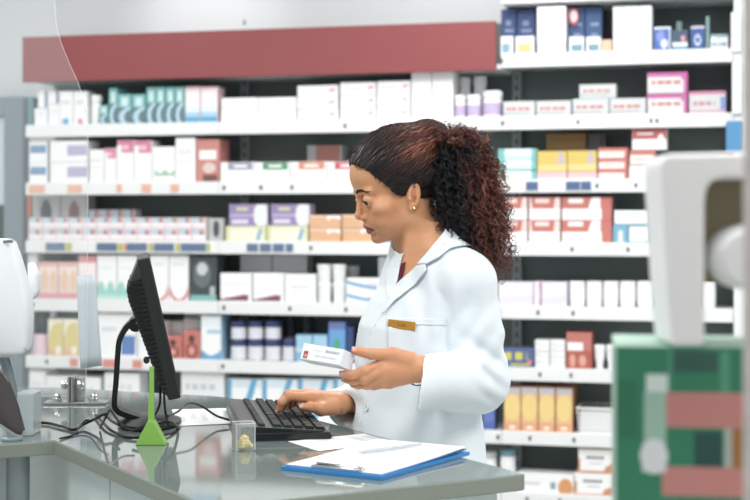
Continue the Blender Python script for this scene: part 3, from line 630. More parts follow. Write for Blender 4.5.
# rounded corner at B and at A
def rnd(p, a, b, r, n=6):
    da, db = (a - p).normalized(), (b - p).normalized()
    q0, q1 = p + da * r, p + db * r
    return [(q0.lerp(p, t)).lerp(p.lerp(q1, t), t) for t in [k / n for k in range(n + 1)]]
poly = rnd(cA, cG, cB, .012) + rnd(cB, cA, cC, .05) + [cC, cD, cE, cF] + rnd(cG, cF, cA, .012)
m = MB(); m.prism(poly, CZ - .027, CZ, bevel=.0025, seg=2); top = m.build('worktop', [M_top, M_edge], ctr)
for p in top.data.polygons: p.material_index = 1 if abs(p.normal.z) < .5 else 0
def inset(p, q, r, s, d): pass
i1 = cA + n_ * .035 - u_ * .035; i2 = cG - n_ * .03 - u_ * .035; i3 = cF - n_ * .03 + u_ * .0; i4 = cB + u_ * .06 + n_ * .035
m = MB(); m.prism([i1, i4, i3 - u_ * .3, i3, i2], .06, CZ - .0275); m.build('front_panel', M_panel, ctr)
j0 = cF + n_ * .02 - u_ * .16
m = MB(); m.prism([j0, j0 + n_ * .5, j0 + n_ * .5 - u_ * .03, j0 - u_ * .03], .06, CZ - .0275); m.build('side_panel', M_panel, ctr)
lg = px(18, 470, 2.78); m = MB(); m.lathe([(.034, 0), (.034, .02), (.022, .022), (.022, CZ - .0275)], 24, Matrix.Translation((lg.x, lg.y, 0))); m.build('leg', mat('grey_tube_leg', (150, 158, 160), .3, metal=.6), ctr, True)
q0 = cG.lerp(cF, .69); m = MB(); m.box((-.0015, -.0015, .06), (.0015, .0015, CZ - .03), Matrix.Translation((q0.x - n_.x * .0305, q0.y - n_.y * .0305, 0))); m.build('panel_seam', mat('seam_grey', (170, 180, 178), .6), ctr)

# ---------------------------------------------------------------- clear screen, its bracket and the sheet on it
M_acr = mat('clear_acrylic', (236, 244, 246), .03, alpha=.07, var=0, spec=.3); M_acre = mat('acrylic_edge', (240, 246, 246), .2, var=0, alpha=.85)  # pale base stands in for reflection haze; edge colour for light guided inside
Yg = 3.30
M_acr.node_tree.nodes['Principled BSDF'].inputs['Specular IOR Level'].default_value = .3
out = spline([px(86, 396, Yg), px(86.5, 340, Yg), px(87.5, 240, Yg), px(88, 150, Yg), px(86.5, 117, Yg), px(80, 88, Yg), px(68, 60, Yg), px(59, 36, Yg), px(55.5, 15, Yg), px(53.5, -30, Yg)], 6)
L = px(-90, 396, Yg); L2 = px(-90, -30, Yg)
pts = [L] + out + [L2]; th = .006
vs = [(p.x, Yg - th / 2, p.z) for p in pts] + [(p.x, Yg + th / 2, p.z) for p in pts]; n = len(pts)
fs = [tuple(range(n))[::-1], tuple(range(n, 2 * n))] + [(i, (i + 1) % n, (i + 1) % n + n, i + n) for i in range(n)]
sg = mesh_obj('counter_screen', vs, fs, [M_acr, M_acre], midx=[0, 0] + [1] * n); tag(sg, 'clear acrylic protective screen with curved edge standing on the counter behind the monitor', 'screen')
br = empty('screen_bracket', onz(76, 404), 'steel bracket with two domed bolts clamping the clear screen to the counter', 'bracket')
P = onz(76, 404); k = P.y / F
m = MB(); m.box((P.x - 31 * k, P.y - .018, CZ + .0006), (P.x + 31 * k, P.y + .03, CZ + .006), None, .001); m.build('base_plate', M_steel, br)
m = MB(); m.box((P.x - 7 * k, P.y - .02, CZ + .006), (P.x - 4.5 * k, P.y + .03, CZ + 28 * k), None, .001); m.box((P.x - 3.2 * k, P.y - .022, CZ + .006), (P.x - 1 * k, P.y + .03, CZ + 28.5 * k), None, .001)
m.box((P.x - 1 * k, P.y + .008, CZ + .006), (P.x + 7 * k, P.y + .0275, CZ + 26 * k), None, .001); m.build('clamp_plate', M_steel, br)
for x in (-9.5, 6.5):
    m = MB(); m.lathe([(0, 0), (.009, 0), (.010, .004), (.010, .008), (.006, .013), (0, .014)], 16, Matrix.Translation((P.x + x * k, P.y - .02, CZ + 20 * k)) @ Matrix.Rotation(math.pi / 2, 4, 'Y') @ Matrix.Translation((0, 0, -.006))); m.build('clamp_knob', M_chrome, br, True)
for x in (-19, 18):
    m = MB(); m.lathe([(.011, .0062), (.011, .013), (.009, .014), (.009, .018), (.008, .021), (.004, .0255), (0, .026)], 18, Matrix.Translation((P.x + x * k, P.y, CZ))); m.build('dome_bolt', M_chrome, br, True)
Ys = Yg + .006; m = MB()
q = [px(76, 276, Ys), px(95, 275, Ys), px(101.5, 366, Ys), px(80, 369, Ys)]
rows_ = []
for i in range(9):
    t = i / 8; rows_.append([m.bm.verts.new(q[0].lerp(q[3], t) .lerp(q[1].lerp(q[2], t), u) + Vector((0, .0012 + .006 * abs(u - .42) + .003 * t * u, 0))) for u in (0, .14, .28, .42, .56, .7, .85, 1)])
for r0, r1 in zip(rows_, rows_[1:]):
    for i in range(7): m.bm.faces.new((r0[i], r0[i + 1], r1[i + 1], r1[i]))
hs = m.build('hanging_sheet', mat('grey_white_paper', (214, 222, 230), .6), None, True); md = hs.modifiers.new('thickness', 'SOLIDIFY'); md.thickness = .0005; tag(hs, 'blank pale grey sheet hanging on the edge of the clear screen', 'sheet')

# ---------------------------------------------------------------- monitor
M_blk = mat('black_plastic_matt', (30, 34, 33), .42, var=.06, scale=60); M_blk2 = mat('dark_plastic_gloss', (22, 25, 26), .34, var=.04); M_vent = mat('vent_slot', (14, 16, 16), .7); M_screen = mat('screen_glass', (26, 30, 36), .08, spec=.6)
wd = Vector((-.068, .42, 0)).normalized(); nd = Vector((wd.y, -wd.x, 0))            # along the screen, out of the screen
tilt = math.radians(12.5)
Mp = px(159, 329, 2.76) + wd * .205
up = Vector((0, 0, 1)) * math.cos(tilt) - nd * math.sin(tilt); nn = nd * math.cos(tilt) + Vector((0, 0, 1)) * math.sin(tilt)
MM = Matrix(((wd.x, nn.x, up.x, Mp.x), (wd.y, nn.y, up.y, Mp.y), (wd.z, nn.z, up.z, Mp.z), (0, 0, 0, 1)))     # local: width, out of screen, up
mon = empty('computer_monitor', (Mp.x - .03, Mp.y, CZ), 'black flat monitor seen from its vented back, on a bent arm stand', 'monitor')
hw, hh = .205, .137
m = MB(); m.box((-hw, -.012, -hh), (hw, .012, hh), MM, .003); m.build('bezel', M_blk, mon)
m = MB(); m.box((-hw + .016, .0121, -hh + .018), (hw - .016, .0128, hh - .016), MM); m.build('screen_glass', M_screen, mon)
# back shell: sloped hump
m = MB(); xs = (hw - .003, hw - .03); rows = [(-hh + .004, -.012, 0), (-hh + .03, -.022, .5), (0, -.036, .9), (.065, -.044, 1), (.085, -.043, 1), (hh - .006, -.012, 0)]
grid = []
for z, y, t in rows:
    w0 = xs[0] - .012 * t; grid.append([(-w0 - .0, -.012, z), (-w0 + .012, y, z), (w0 - .012, y, z), (w0, -.012, z)])
vv = [[m.bm.verts.new(MM @ Vector(p)) for p in r] for r in grid]
for a, b in zip(vv, vv[1:]):
    for i in range(3): m.bm.faces.new((a[i], a[i + 1], b[i + 1], b[i]))
m.bm.faces.new(vv[0][::-1]); m.bm.faces.new(vv[-1])
shell = m.build('back_shell', mat('grey_black_back_shell', (62, 67, 66), .4, var=.05), mon)
m = MB()
for i in range(26):
    z = -hh + .014 + i * .0088
    yb = np.interp(z, [r[0] for r in rows], [r[1] for r in rows]); t = np.interp(z, [r[0] for r in rows], [r[2] for r in rows])
    w0 = xs[0] - .012 * t
    m.box((-w0 + .016, yb - .0012, z - .0018), (w0 - .016, yb + .0006, z + .0018), MM)
    m.box((-w0 - .0012, min(-.013, yb * .98), z - .0016), (-w0 + .0125, -.0125, z + .0016), MM)
m.build('vent_grille', M_vent, mon)
m = MB()
for i in range(16):
    z = -hh + .02 + i * .0135
    yb = np.interp(z, [r[0] for r in rows], [r[1] for r in rows])
    m.box((-hw + .028, yb - .0018, z - .001), (-hw + .031, yb, z + .001), MM)
m.build('vent_glint', mat('painted_glint', (170, 176, 176), .3, metal=.6), mon)  # pale bars stand in for light glinting on the vents
# pivot and bent flat arm
Yc = Mp.y
arm = spline([px(137, 322, Yc), px(131.5, 322.5, Yc), px(125, 329, Yc), px(119.5, 340, Yc), px(118, 352, Yc), px(116.2, 380, Yc), px(114.5, 402, Yc), px(117, 408.5, Yc), px(122, 412, Yc), px(136, 417, Yc), px(150, 421, Yc)], 6)
m = MB(); rows_ = []
for i, p in enumerate(arm):
    t = (arm[min(i + 1, len(arm) - 1)] - arm[max(i - 1, 0)]).normalized(); nrm = t.cross(Vector((0, 1, 0))).normalized()
    rows_.append([m.bm.verts.new(p + nrm * a + wd * b_) for a, b_ in ((-.0055, -.03), (.0055, -.03), (.0055, .03), (-.0055, .03))])
for a, b_ in zip(rows_, rows_[1:]):
    for i in range(4): m.bm.faces.new((a[i], a[(i + 1) % 4], b_[(i + 1) % 4], b_[i]))
m.bm.faces.new(rows_[0][::-1]); m.bm.faces.new(rows_[-1]); m.build('arm', M_blk2, mon, True)
m = MB(); m.lathe([(.014, -.045), (.014, .045)], 16, Matrix.Translation(px(135.5, 323.5, Yc)) @ wd.to_track_quat('Z', 'Y').to_matrix().to_4x4()); m.build('pivot', M_blk, mon, True)
m = MB(); m.lathe([(.006, -.012), (.006, .012)], 10, Matrix.Translation(px(146.5, 360, 2.72)) @ wd.to_track_quat('Z', 'Y').to_matrix().to_4x4()); m.build('port_knob', M_blk, mon, True)
Bc = onz(152, 428); m = MB(); m.lathe([(.001, .0006), (.098, .0006), (.102, .004), (.100, .010), (.07, .016), (.03, .02), (0, .0205)], 40, Matrix.Translation((px(150, 425, Yc).x, Yc, CZ)) @ Matrix.Diagonal((.62, 1.0, 1.0, 1))); m.build('base', M_blk2, mon, True)
# cables
def cable(label, pts, r=.0028, m_=None):
    b = MB(); b.tube(spline(pts, 8), r, 8); return tag(b.build('power_cable', m_ or M_blk2, None, True), label, 'cable')
def c3(x, y, lift=.0, r=.0034): 
    p = onz(x, y); return Vector((p.x, p.y, CZ + r + .0006 + lift))
cable('thick black cable lying from the monitor base towards the clear screen bracket', [c3(33, 424.5), c3(48, 425), c3(62, 428.5), c3(75, 431.5), c3(84, 428, .004), px(97, 418, 2.92), px(104, 414.5, 2.9), px(112, 421, 2.86), px(119, 424.5, 2.8)], .0032)
cable('thin black cable curling along the counter in front of the screen bracket', [c3(60, 440, 0, .002), c3(74, 435.5, 0, .002), c3(84, 428.5, .012, .002), px(92, 420, 2.9), px(99, 416, 2.86), px(108, 413, 2.84)], .002)
cable('black loop of cable bunched beside the monitor base', [c3(96, 418, .002), c3(104, 427, .003), c3(112, 433), c3(128, 439), c3(150, 439.5), c3(168, 436), c3(178, 431), px(170, 422, 2.76), px(152, 424, 2.765), px(132, 431, 2.755)], .003)
cable('black cable standing in a peak at the foot of the monitor arm', [c3(100, 430, .0), px(106, 417, 2.8), px(110, 410, 2.8), px(116, 418, 2.77), px(124, 427, 2.74), px(134, 431, 2.72)], .0022)
cable('black keyboard cable arching from the monitor base to the keyboard', [px(168, 416, 2.8), px(178, 411.5, 2.86), px(186, 404.5, 2.92), px(193, 403.2, 2.95), px(203, 407, 2.98), px(216, 415.5, 2.98), px(229, 420, 2.965)], .0024)
cable('black cable dropping from the monitor back to its base', [px(160, 386, 2.83), px(160, 402, 2.83), px(156, 413, 2.83), px(150, 420, 2.82)], .0024)
cable('second black cable dropping straight from the monitor back', [px(164, 388, 2.86), px(164.5, 404, 2.86), px(166, 415, 2.86), px(168, 424, 2.84)], .0024)

# ---------------------------------------------------------------- green sign stand
M_lime = mat('lime_green_plastic', (142, 192, 90), .35, var=.02)
G = onz(150.5, 445.5); k = G.y / F
gs = empty('sign_stand', (G.x, G.y, CZ), 'lime green stand with triangular foot and upright blade before the monitor', 'stand')
m = MB(); R90 = Matrix.Translation((G.x, G.y, CZ + .0006)) @ Matrix.Rotation(math.pi / 2, 4, 'X')
m.prism([(-15 * k, 0), (15 * k, 0), (14.6 * k, 1.2 * k), (2.8 * k, 24 * k), (-3 * k, 24 * k), (-14.6 * k, 1.2 * k)], -.03, 0, R90, .0006, 1); m.build('foot', M_lime, gs)
m = MB(); m.prism([(-3.2 * k, 24 * k), (2.8 * k, 24 * k), (2.6 * k, 50 * k), (2.6 * k, 78 * k), (-1.8 * k, 78 * k), (-1.8 * k, 60 * k)], -.014, -.006, R90, .0006, 1); m.build('blade', M_lime, gs)

# ---------------------------------------------------------------- keyboard
NL = xy(onz(240.5, 441.5)); ka = Vector((-.163, .987)); kb = Vector((.988, .153))
tl = math.atan2(.013, .178)
KM = Matrix(((kb.x, ka.x, 0, NL.x), (kb.y, ka.y, 0, NL.y), (0, 0, 1, CZ), (0, 0, 0, 1)))
kbd = empty('computer_keyboard', (NL.x, NL.y, CZ), 'black keyboard under the woman\'s typing hand', 'keyboard')
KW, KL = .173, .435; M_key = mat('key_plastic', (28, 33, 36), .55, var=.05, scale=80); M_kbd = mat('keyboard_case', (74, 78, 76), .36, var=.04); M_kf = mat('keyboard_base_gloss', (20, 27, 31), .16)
ht = lambda x: .0285 - .013 * x / KW
m = MB(); n8 = 8
prof = [(0, .0006), (0.0, .022), (.004, ht(.004) - .001), (.008, ht(.008)), (KW - .02, ht(KW - .02)), (KW - .006, ht(KW) - .003), (KW, .008), (KW - .002, .0006)]
a = [m.bm.verts.new(KM @ Vector((p[0], 0.0, p[1]))) for p in prof]; b_ = [m.bm.verts.new(KM @ Vector((p[0], KL, p[1]))) for p in prof]
m.bm.faces.new(a); m.bm.faces.new(b_[::-1])
for i in range(len(prof)): m.bm.faces.new((a[i], b_[i], b_[(i + 1) % len(prof)], a[(i + 1) % len(prof)]))
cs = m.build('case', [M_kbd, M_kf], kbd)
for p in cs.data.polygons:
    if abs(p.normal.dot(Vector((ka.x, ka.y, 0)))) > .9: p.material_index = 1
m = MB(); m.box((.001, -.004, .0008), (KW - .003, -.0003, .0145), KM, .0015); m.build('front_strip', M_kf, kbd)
m = MB()
pit = .0190; rowsx = [.034] + [.062 + .0205 * i for i in range(5)]
for ri, x in enumerate(rowsx):
    y = .012
    keys = [pit] * 22 if ri == 0 else ([pit] * 4 + [pit * .4] + [pit] * 3 + [pit * .4] + [pit * 2] + [pit] * 12) if ri == 1 else ([pit] * 4 + [pit * .4] + [pit] * 3 + [pit * .4] + [pit * 1.5] + [pit] * 12) if ri < 4 else ([pit] * 4 + [pit * .4] + [pit] * 3 + [pit * .4] + [pit * 2.2] + [pit] * 10) if ri == 4 else ([pit * 2, pit * 2, pit * .4] + [pit] * 3 + [pit * .4] + [pit * 1.5] * 3 + [pit * 5.2] + [pit * 1.5] * 2)
    for kl in keys:
        if y + kl > KL - .008: break
        if kl > pit * .5 and not (ri == 0 and int((y - .012) / pit + .5) % 5 == 4 and False):
            w2_ = .0145 if ri == 0 else .0178; z = ht(x + w2_ / 2)
            lo = (x, y + .0009, z - .0015); hi = (x + w2_, y + kl - .0009, z + .0062)
            c = [m.bm.verts.new(KM @ Vector(p)) for p in ((lo[0], lo[1], lo[2]), (hi[0], lo[1], lo[2]), (hi[0], hi[1], lo[2]), (lo[0], hi[1], lo[2]), (lo[0] + .0018, lo[1] + .0018, hi[2]), (hi[0] - .0018, lo[1] + .0018, hi[2] - .0012), (hi[0] - .0018, hi[1] - .0018, hi[2] - .0012), (lo[0] + .0018, hi[1] - .0018, hi[2]))]
            for f in ((0, 3, 2, 1), (4, 5, 6, 7), (0, 1, 5, 4), (1, 2, 6, 5), (2, 3, 7, 6), (3, 0, 4, 7)): m.bm.faces.new([c[i] for i in f])
        y += kl
m.build('keys', M_key, kbd)

# ---------------------------------------------------------------- papers, clipboard, pen, pot of pills
M_pap = mat('white_paper', (247, 248, 249), .6, var=.01)
M_ink = mat('grey_ink', (168, 176, 188), .6)
def sheet(name, label, corners, z=.0008, ink=True, rise=0.0, cat='paper', nu=14, nv=10):
    """corners on the worktop, in order; a slightly curved sheet with faint printed lines"""
    c = [onz(x, y) for x, y in corners]; vs, fs, mi = [], [], []
    for j in range(nv + 1):
        for i in range(nu + 1):
            u, v = i / nu, j / nv
            p = (c[0] * (1 - u) + c[1] * u) * (1 - v) + (c[3] * (1 - u) + c[2] * u) * v
            vs.append((p.x, p.y, CZ + z + rise * (u - .5) ** 2 * 4 * (.4 + .6 * v)))
    for j in range(nv):
        for i in range(nu):
            a = j * (nu + 1) + i; fs.append((a, a + 1, a + nu + 2, a + nu + 1)); mi.append(1 if ink and j % 2 == 1 and 1 < i < nu - 2 - (j * 5) % 4 else 0)
    o = mesh_obj(name, vs, fs, [M_pap, mat('faint_ink', (226, 230, 236), .6)], midx=mi)
    md = o.modifiers.new('thickness', 'SOLIDIFY'); md.thickness = .0004; md.offset = 1
    return tag(o, label, cat)
sheet('prescription_slip', 'white printed slip lying between the keyboard and the clipboard', [(288, 442), (318.5, 451.5), (396, 443), (364, 434.2)])
sheet('paper_sheet', 'white sheet lying behind the monitor base and left of the keyboard', [(172, 410), (176, 426.5), (231, 424), (227, 408.5)], ink=True)
fr, rt, lf = onz(381.7, 480.7), onz(469.7, 455.5), onz(281, 470); bk_ = lf + rt - fr
cl = empty('clipboard', fr, 'blue clipboard with white forms at the front corner of the counter', 'clipboard')
ux = (rt - fr).normalized(); uy = (lf - fr).normalized(); Lx, Ly = (rt - fr).length, (lf - fr).length
CM = Matrix(((ux.x, uy.x, 0, fr.x), (ux.y, uy.y, 0, fr.y), (0, 0, 1, CZ), (0, 0, 0, 1)))
M_bluep = mat('bright_blue_board', (62, 140, 206), .35, var=.02)
def slab(z0, z1, x0, x1, y0, y1, nm, m_, lift=0, par=cl, bev=.0008):
    b = MB(); nx = 10
    A_ = [[b.bm.verts.new(CM @ Vector((x0 + (x1 - x0) * i / nx, y, z + lift * (i / nx) ** 2))) for i in range(nx + 1)] for y, z in ((y0, z0), (y1, z0), (y1, z1), (y0, z1))]
    for i in range(nx):
        for j in range(4): b.bm.faces.new((A_[j][i], A_[j][i + 1], A_[(j + 1) % 4][i + 1], A_[(j + 1) % 4][i]))
    b.bm.faces.new([A_[j][0] for j in range(4)]); b.bm.faces.new([A_[j][nx] for j in (3, 2, 1, 0)])
    return b.build(nm, m_, par)
slab(.0006, .0066, 0, Lx, 0, Ly, 'board', M_bluep)
slab(.0067, .0078, .006, Lx - .004, .004, Ly - .004, 'under_flap', mat('deep_blue_flap', (44, 112, 180), .35), .004)
slab(.0079, .0097, .008, Lx - .005, .006, Ly - .006, 'paper_stack', M_pap, .006)
m = MB()
for r_ in range(9): m.box((.05 + r_ * .022, .03, .0097), (.052 + r_ * .022, Ly - .03 - (r_ % 3) * .03, .0098), Matrix.Identity(4))
for v in m.bm.verts: v.co.z += .006 * max(0, ((v.co.x - .008) / (Lx - .013))) ** 2
bmesh.ops.transform(m.bm, matrix=CM, verts=m.bm.verts[:]); m.build('printed_lines', mat('faint_ink', (226, 230, 236), .6), cl)
m = MB(); m.box((.006, Ly * .22, .0096), (.022, Ly * .72, .0125), CM, .0015); m.tube([CM @ Vector((.02, Ly * .24, .0155)), CM @ Vector((.02, Ly * .7, .0155))], .0034, 10)
m.build('clip', M_chrome, cl, True)
p0, p1 = CM @ Vector((.135, Ly * .68, .0158)), CM @ Vector((.262, Ly * .40, .0190))
m = MB(); d = p1 - p0; m.tube([p0, p0 + d * .05, p0 + d * .07, p0 + d * .75, p0 + d * .77, p1], [.0008, .0022, .0031, .0031, .0028, .0025], 10)
pn = empty('ballpoint_pen', p0, 'grey and white pen lying across the forms on the clipboard', 'pen')
m.build('barrel', mat('pale_pen', (196, 203, 212), .3), pn, True); m = MB(); m.tube([p0 + d * .55 + Vector((0, 0, .0036)), p0 + d * .9 + Vector((0, 0, .0034))], .0012, 6); m.build('pocket_clip', M_steel, pn, True)
# clear pot with pale yellow tablets
V = onz(243, 451); k = V.y / F; VM = Matrix.Translation((V.x, V.y + .014, CZ)) @ Matrix.Rotation(math.radians(14), 4, 'Z')
pot = empty('tablet_pot', (V.x, V.y + .014, CZ), 'small clear square pot of yellow tablets beside the keyboard', 'pot')
M_clr = mat('clear_plastic', (238, 244, 246), .05, alpha=.11, var=0); M_side = mat('shaded_side', (176, 172, 160), .25, alpha=.8, var=0)  # shade on the pot's narrow side is put into the darker tint
a = .0185; h = 27 * k; m = MB()
m.box((-a, -a, .0006), (a, a, .0022), VM); m.box((-a + .002, -a, .0022), (a, -a + .0012, h), VM); m.box((a - .0012, -a + .0012, .0022), (a, a, h), VM); m.box((-a + .002, a - .0012, .0022), (a - .0012, a, h), VM)
m.build('clear_wall', M_clr, pot); m = MB(); m.box((-a - .0005, -a, .0022), (-a + .0018, a, h + .002), VM); m.build('side_wall', M_side, pot)
m = MB()
for lo, hi in (((-a, -a - .0003, h), (a, -a + .0016, h + .0016)), ((-a, a - .0016, h), (a, a + .0003, h + .0016)), ((a - .0016, -a + .0017, h), (a + .0003, a - .0017, h + .0016))): m.box(lo, hi, VM)
for x_, y_ in ((a - .0008, -a), (-a + .003, -a)): m.box((x_ - .0007, y_ - .0006, .0022), (x_ + .0007, y_ + .0006, h), VM)
m.build('rim', mat('clear_rim', (240, 246, 248), .1, alpha=.6, var=0), pot)
M_pill = mat('pale_yellow_tablet', (248, 230, 156), .5, var=.03)
rr = random.Random(4); n = 0; pm = None
for lay, cnt in ((0, 9), (1, 8), (2, 6), (3, 3)):
    for q in range(cnt):
        ang = q * 2.4 + lay; rad = (.0034 + .0076 * (q / max(1, cnt - 1))) * (1 - .16 * lay)
        pos = VM @ Vector((.001 + rad * math.cos(ang), rad * math.sin(ang), .0026 + .0052 * lay + .0012 * (q % 3)))
        if pm is None:
            b = MB(); b.lathe([(0, 0), (.0042, .0002), (.0058, .0014), (.0058, .0036), (.0042, .0048), (0, .005)], 16); t0 = b.build('tablet', M_pill, None, True); pm = t0.data; o = t0
        else: o = bpy.data.objects.new('tablet', pm); link(o)
        o.location = pos; o.rotation_euler = (rr.uniform(-.5, .5), rr.uniform(-.5, .5), rr.uniform(0, 3)); tag(o, 'pale yellow round tablet heaped in the small clear pot', 'tablet', 'tablets in the clear pot')

# ---------------------------------------------------------------- things at the far left end of the counter
B0 = onz(23.5, 436); k = B0.y / F; m = MB()
m.box((B0.x - 9.5 * k, B0.y, CZ + .0006), (B0.x + 9.5 * k, B0.y + .07, CZ + 42 * k), None, .002)
tag(m.build('frosted_block', mat('frosted_acrylic', (222, 234, 236), .15, alpha=.62, var=0)), 'frosted clear block standing on the far left end of the counter', 'block')
Yt = 2.70
till = empty('till_screen', px(-10, 436, Yt), 'white rounded back of a till screen on a grey stalk', 'till screen')
op = [(-60, 240), (1, 238.5), (9, 240), (12, 247), (19, 268), (26, 296), (28, 312), (26.5, 345), (24, 354), (17, 358), (-60, 359)]
m = MB(); pr = [px(x, y, Yt) for x, y in op]
m.prism([(p.x, p.z) for p in pr], -.06, 0, Matrix(((1, 0, 0, 0), (0, 0, -1, Yt), (0, 1, 0, 0), (0, 0, 0, 1))), .012, 4); m.build('back_shell', mat('white_shell', (240, 243, 246), .4, var=.01), till, True)
m = MB(); o1 = [(27, 262), (33, 264), (37.5, 274), (38, 292), (33, 300), (27, 300)]
m.prism([((px(x, y, Yt + .1)).x, (px(x, y, Yt + .1)).z) for x, y in o1], -.03, 0, Matrix(((1, 0, 0, 0), (0, 0, -1, Yt + .1), (0, 1, 0, 0), (0, 0, 0, 1))), .006, 3); m.build('side_housing', mat('white_shell', (240, 243, 246), .4, var=.01), till, True)
m = MB(); m.box((px(3, 243, Yt - .001).x, Yt - .0015, px(3, 243, Yt).z), (px(13, 240, Yt).x, Yt - .0003, px(3, 240.2, Yt).z)); m.build('maker_plate', mat('dull_grey_plate', (120, 128, 132), .5), till)
m = MB(); m.tube([px(2, 352, Yt + .03), px(8, 372, Yt + .04), px(12, 388, Yt + .05), px(12, 400, Yt + .06), Vector((px(12, 400, Yt + .06).x, Yt + .06, CZ + .004))], .010, 12); m.build('stalk', mat('grey_aluminium', (150, 163, 172), .35), till, True)
m = MB(); m.lathe([(0, .0006), (.02, .0006), (.02, .004), (.012, .006), (0, .0065)], 24, Matrix.Translation((px(12, 400, Yt + .06).x, Yt + .06, CZ))); m.build('foot', mat('grey_aluminium', (150, 163, 172), .35), till, True)
Yp = 2.62
pp = [(-70, 330), (-4, 366), (3, 373), (9, 382), (17, 404), (24, 430), (22.5, 435.5), (16, 434.5), (0, 424), (-70, 392)]
m = MB(); m.prism([((px(x, y, Yp)).x, (px(x, y, Yp)).z) for x, y in pp], -.012, 0, Matrix(((1, 0, 0, 0), (0, 0, -1, Yp), (0, 1, 0, 0), (0, 0, 0, 1))), .003, 3)
kp = empty('customer_display', px(0, 400, Yp), 'dark glossy tilted display with a metal rim below the white till screen', 'display')
m.build('dark_panel', mat('dark_mirror_panel', (92, 88, 88), .16, metal=.6), kp, True)
m = MB(); m.tube([px(x, y, Yp - .003) for x, y in ((-70, 394), (0, 425.5), (16, 435), (22, 436), (24.4, 431))], .0022, 8); m.build('metal_rim', M_steel, kp, True)

# ---------------------------------------------------------------- out-of-focus things close on the right
Yn = 1.38
def pn(x, y, Y=Yn): p = px(x, y, Y); return p
st = MB(); p0 = pn(610, 566); st.box((p0.x - .02, Yn - .07, 0), (p0.x + .42, Yn + .22, pn(610, 560).z), None, .004); tag(st.build('display_plinth', M_white), 'white plinth carrying the green carton and the white machine', 'plinth')
def green(u, v):
    x = 619 + u * 152; y = 560 - v * 214
    if rect(x, y, 649, 670, 374, 391): return (226, 240, 234)
    if ell(x, y, 657, 457, 14, 18) or rect(x, y, 645, 668, 452, 473): return (236, 240, 242)
    if rect(x, y, 648, 668, 391, 445): return (160, 206, 184)
    if rect(x, y, 669, 790, 391, 428) or rect(x, y, 666, 790, 467, 497): return (214, 130, 124)
    if rect(x, y, 735.5, 744, 424, 474): return (176, 110, 50)
    if rect(x, y, 727, 735.5, 412, 474): return (176, 186, 180)
    if rect(x, y, 698, 724, 432, 466): return (24, 74, 66)
    if rect(x, y, 677, 720, 350, 372): return (38, 92, 78)
    if rect(x, y, 672, 674.5, 345, 390) or rect(x, y, 724, 732, 350, 392): return (70, 160, 124)
    return (34, 134, 92) if not rect(x, y, 617, 640, 380, 440) else (28, 118, 80)
D['green'] = (38, 54, green, (150, 196, 172))
gw = pn(771, 400).x - pn(619, 400).x; gh = pn(614, 346).z - pn(614, 560).z
go = bpy.data.objects.new('printed_carton', carton_mesh('green', gw, gh, .13)); link(go)
go.location = (pn(615, 400).x + gw / 2, Yn - .004, pn(614, 560).z + .0006); go.rotation_euler = (0, 0, math.radians(-8.0))
tag(go, 'large green carton with pink bands and a white bottle picture, close by', 'carton')
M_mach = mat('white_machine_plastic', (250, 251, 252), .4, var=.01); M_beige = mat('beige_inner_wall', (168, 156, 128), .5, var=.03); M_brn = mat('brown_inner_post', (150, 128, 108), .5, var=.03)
zb = go.location.z + gh + .0008; Ym = Yn - .015
mc = empty('white_machine', (pn(700, 346, Ym).x, Ym, zb), 'white plastic machine with an arched opening, standing on the green carton', 'machine')
FM = Matrix(((1, 0, 0, 0), (0, 0, -1, Ym), (0, 1, 0, 0), (0, 0, 0, 1)))
def q2(x, y): p = pn(x, y, Ym); return (p.x, max(p.z, zb))
yb = HORIZ + (CAMZ - zb) * F / Ym
outer = [(672, yb), (667, 290), (663, 220), (660, 168), (662, 159), (667, 154), (760, 152), (830, 152), (830, yb), (805, yb), (805, 200), (798, 185), (785, 178), (722, 178), (711, 182), (706, 192), (705, 206), (705, 285), (705, yb)]
m = MB(); m.prism([q2(*p) for p in outer], -.085, 0, FM, .004, 3)
o = m.build('housing', [M_mach, M_beige], mc)
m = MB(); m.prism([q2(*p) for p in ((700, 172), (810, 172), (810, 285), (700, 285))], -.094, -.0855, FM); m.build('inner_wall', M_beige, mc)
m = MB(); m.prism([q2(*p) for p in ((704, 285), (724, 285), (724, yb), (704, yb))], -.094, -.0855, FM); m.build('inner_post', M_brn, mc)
m = MB(); cx, cz = q2(755, 262); rr_ = 42 * Ym / F
m.lathe([(0, -.032), (rr_ * .8, -.032), (rr_, -.02), (rr_, .02), (rr_ * .8, .032), (0, .032)], 36, Matrix.Translation((cx, Ym + .028, cz + .004)) @ Matrix.Rotation(math.pi / 2, 4, 'X') @ Matrix.Diagonal((.95, .80, 1, 1))); m.build('roller', M_mach, mc, True)
Yq = 1.22; a0 = px(743, 300, Yq).x
M_scuf = mat('scuffed_white_paint', (222, 214, 210), .6, var=.22, scale=60, bump=.2)
m = MB(); m.prism([(a0, Yq), (a0 + .1, Yq), (a0 + .12, Yq + .06), (a0 + .022, Yq + .06)], 0, 2.4, None, .002); tag(m.build('white_post', M_scuf), 'scuffed white post at the right edge, in front of the white machine', 'post')
